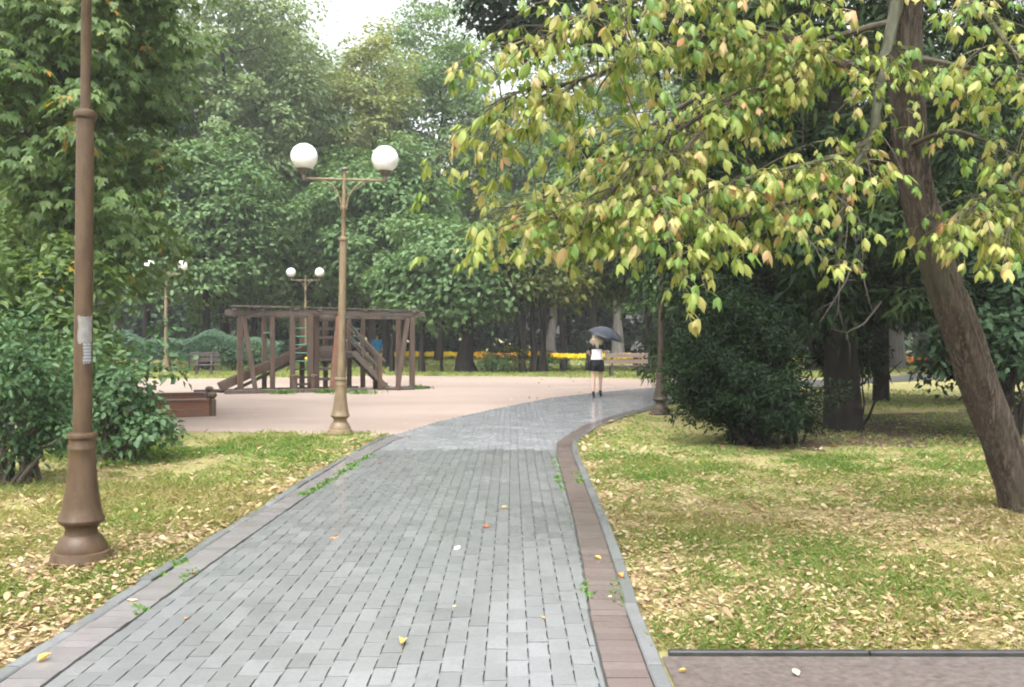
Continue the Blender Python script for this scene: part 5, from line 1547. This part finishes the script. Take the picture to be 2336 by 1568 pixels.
# dark evergreens and the maple on the right
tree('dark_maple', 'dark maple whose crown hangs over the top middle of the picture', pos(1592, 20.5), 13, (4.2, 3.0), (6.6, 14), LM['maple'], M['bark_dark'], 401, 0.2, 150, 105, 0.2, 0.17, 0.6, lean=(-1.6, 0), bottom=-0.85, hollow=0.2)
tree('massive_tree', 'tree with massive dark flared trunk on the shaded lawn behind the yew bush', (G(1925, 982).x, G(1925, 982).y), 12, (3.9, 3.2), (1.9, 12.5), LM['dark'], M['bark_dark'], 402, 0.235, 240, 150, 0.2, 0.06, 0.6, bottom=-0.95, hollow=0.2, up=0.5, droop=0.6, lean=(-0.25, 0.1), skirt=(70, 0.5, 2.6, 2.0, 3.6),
     dead=[([AT(1945, 520, 13.2), AT(1962, 600, 12.8), AT(1975, 660, 12.6), AT(1990, 710, 12.5)], 0.02), ([AT(1960, 560, 13.0), AT(1930, 640, 12.5), AT(1900, 690, 12.3), AT(1870, 735, 12.2)], 0.018),
           ([AT(1905, 560, 12.9), AT(1915, 640, 12.6), AT(1912, 700, 12.5), AT(1925, 750, 12.4)], 0.014), ([AT(2010, 690, 13.0), AT(1970, 740, 12.7), AT(1930, 760, 12.5), AT(1895, 750, 12.4)], 0.018)])
def conifer(label, base, H, R, z0, seed, n=150, per=150, mat='dark'):
    rng = np.random.RandomState(seed)
    root = empty('evergreen_tree', (base[0], base[1], 0), 0, label, 'tree')
    z = z0 + (H - z0) * rng.uniform(0, 1, n) ** 1.3
    rr = R * (1 - (z - z0) / (H - z0)) ** 0.7 * (0.35 + 0.65 * rng.uniform(0, 1, n) ** 0.5)
    a = rng.uniform(0, 6.283, n)
    C = np.stack([rr * np.cos(a), rr * np.sin(a), z - 0.18 * rr], 1)
    D = np.stack([np.cos(a), np.sin(a), np.zeros(n)], 1)
    cl = Cloud()
    fill(rng, cl, C, D, 0.5 * rng.uniform(0.6, 1.3, n), per, 0.2, 0.045, 0.55, 0.45, 0.7)
    mb = MB()
    mb.tube([(0, 0, -0.1), (0.02, 0, H * 0.3), (0.0, 0.03, H * 0.65), (0, 0, H * 0.97)], [0.2, 0.15, 0.09, 0.02], 10)
    for j in range(0, n, 5):
        mb.tube([(0, 0, min(C[j][2] + 0.1, H * 0.95)), tuple(C[j] * np.array([0.5, 0.5, 1]) + np.array([0, 0, 0.05])), tuple(C[j])], [0.03, 0.02, 0.008], 5)
    mb.build('trunk', M['bark_dark'], root, True)
    cl.build('crown', LM[mat], root)
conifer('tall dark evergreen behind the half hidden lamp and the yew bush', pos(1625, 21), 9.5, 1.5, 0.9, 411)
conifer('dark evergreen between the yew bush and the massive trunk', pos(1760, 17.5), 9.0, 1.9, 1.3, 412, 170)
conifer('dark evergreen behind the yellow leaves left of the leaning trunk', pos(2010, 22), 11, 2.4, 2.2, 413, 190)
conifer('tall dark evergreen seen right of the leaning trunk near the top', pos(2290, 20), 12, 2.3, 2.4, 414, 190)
shrub('green_thicket', 'fresh green leafy thicket right of the leaning trunk', pos(2290, 13.6), [(-0.2, 0, 2.1, 1.0, 0.9, 1.5), (0.7, 0.2, 1.9, 1.1, 0.9, 1.7), (-0.75, 0.3, 3.0, 0.7, 0.7, 0.8)],
      LM['shade'], M['bark_dark'], 421, 0.13, 0.075, 60, (80, 80, 40), 8, clump_r=0.32)
shrub('shade_bush', 'low bush in the shade behind the leaning trunk by the far path', pos(2210, 22), [(0, 0, 1.1, 1.0, 1.0, 1.1), (1.4, 0.2, 1.3, 1.1, 1.0, 1.2)],
      LM['shade'], M['bark_dark'], 422, 0.16, 0.09, 60, (60, 60), 6, clump_r=0.36)

# far dark wood that closes the view
def wood():
    rng = np.random.RandomState(501)
    cl = Cloud()
    n = 1500
    x = rng.uniform(-75, 75, n); d = rng.uniform(64, 84, n)
    z = rng.uniform(0.2, 1, n) ** 0.8 * (11 + 3 * np.sin(x * 0.25) + 2 * np.sin(x * 0.7)) * (d / 70)
    C = np.stack([x, d, z], 1); D = np.tile(np.array([[0, -0.8, 0.3]]), (n, 1))
    fill(rng, cl, C, D, 1.9 * rng.uniform(0.6, 1.3, n), 32, 0.95, 0.68, 0.7, 0.7, 0.3)
    mb = MB()
    for i in range(70):
        tx, ty = rng.uniform(-60, 60), rng.uniform(62, 70)
        mb.tube([(tx, ty, -0.1), (tx + rng.normal() * 0.3, ty, 5), (tx + rng.normal() * 0.6, ty, 10)], [0.24, 0.18, 0.08], 7)
    root = empty('distant_wood', (0, 0, 0), 0, 'dense dark wood closing the view behind the park trees', 'wood')
    root['kind'] = 'stuff'
    a = cl.build('foliage', LM['mid'], root); b = mb.build('trunks', M['bark_dark'], root, True)
    a['kind'] = b['kind'] = 'stuff'
    k = 5200
    c2 = Cloud()
    x = rng.uniform(-60, 60, k); C = np.stack([x, rng.uniform(63, 68, k), rng.uniform(0.05, 1, k) ** 1.3 * 6.5], 1)
    fill(rng, c2, C, np.tile(np.array([[0, -0.8, 0.3]]), (k, 1)), 0.75 * rng.uniform(0.6, 1.3, k), 9, 0.6, 0.42, 0.8, 0.6, 0.3)
    c = c2.build('undergrowth', LM['maple'], root); c['kind'] = 'stuff'
wood()
# ---------------------------------------------------------------- rain haze
hz = NT('haze_air')
hv = hz.n('ShaderNodeVolumePrincipled')
hv.inputs['Color'].default_value = (0.93, 0.95, 0.95, 1)
hv.inputs['Density'].default_value = 0.0013
hv.inputs['Anisotropy'].default_value = 0.3
hz.l(hv.outputs[0], hz.out.inputs['Volume'])
hb_ = MB().box((0, 60, 14), (320, 260, 30)).build('haze', hz.m)
tag(hb_, 'thin pale rain haze filling the air of the park', 'haze', kind='stuff')
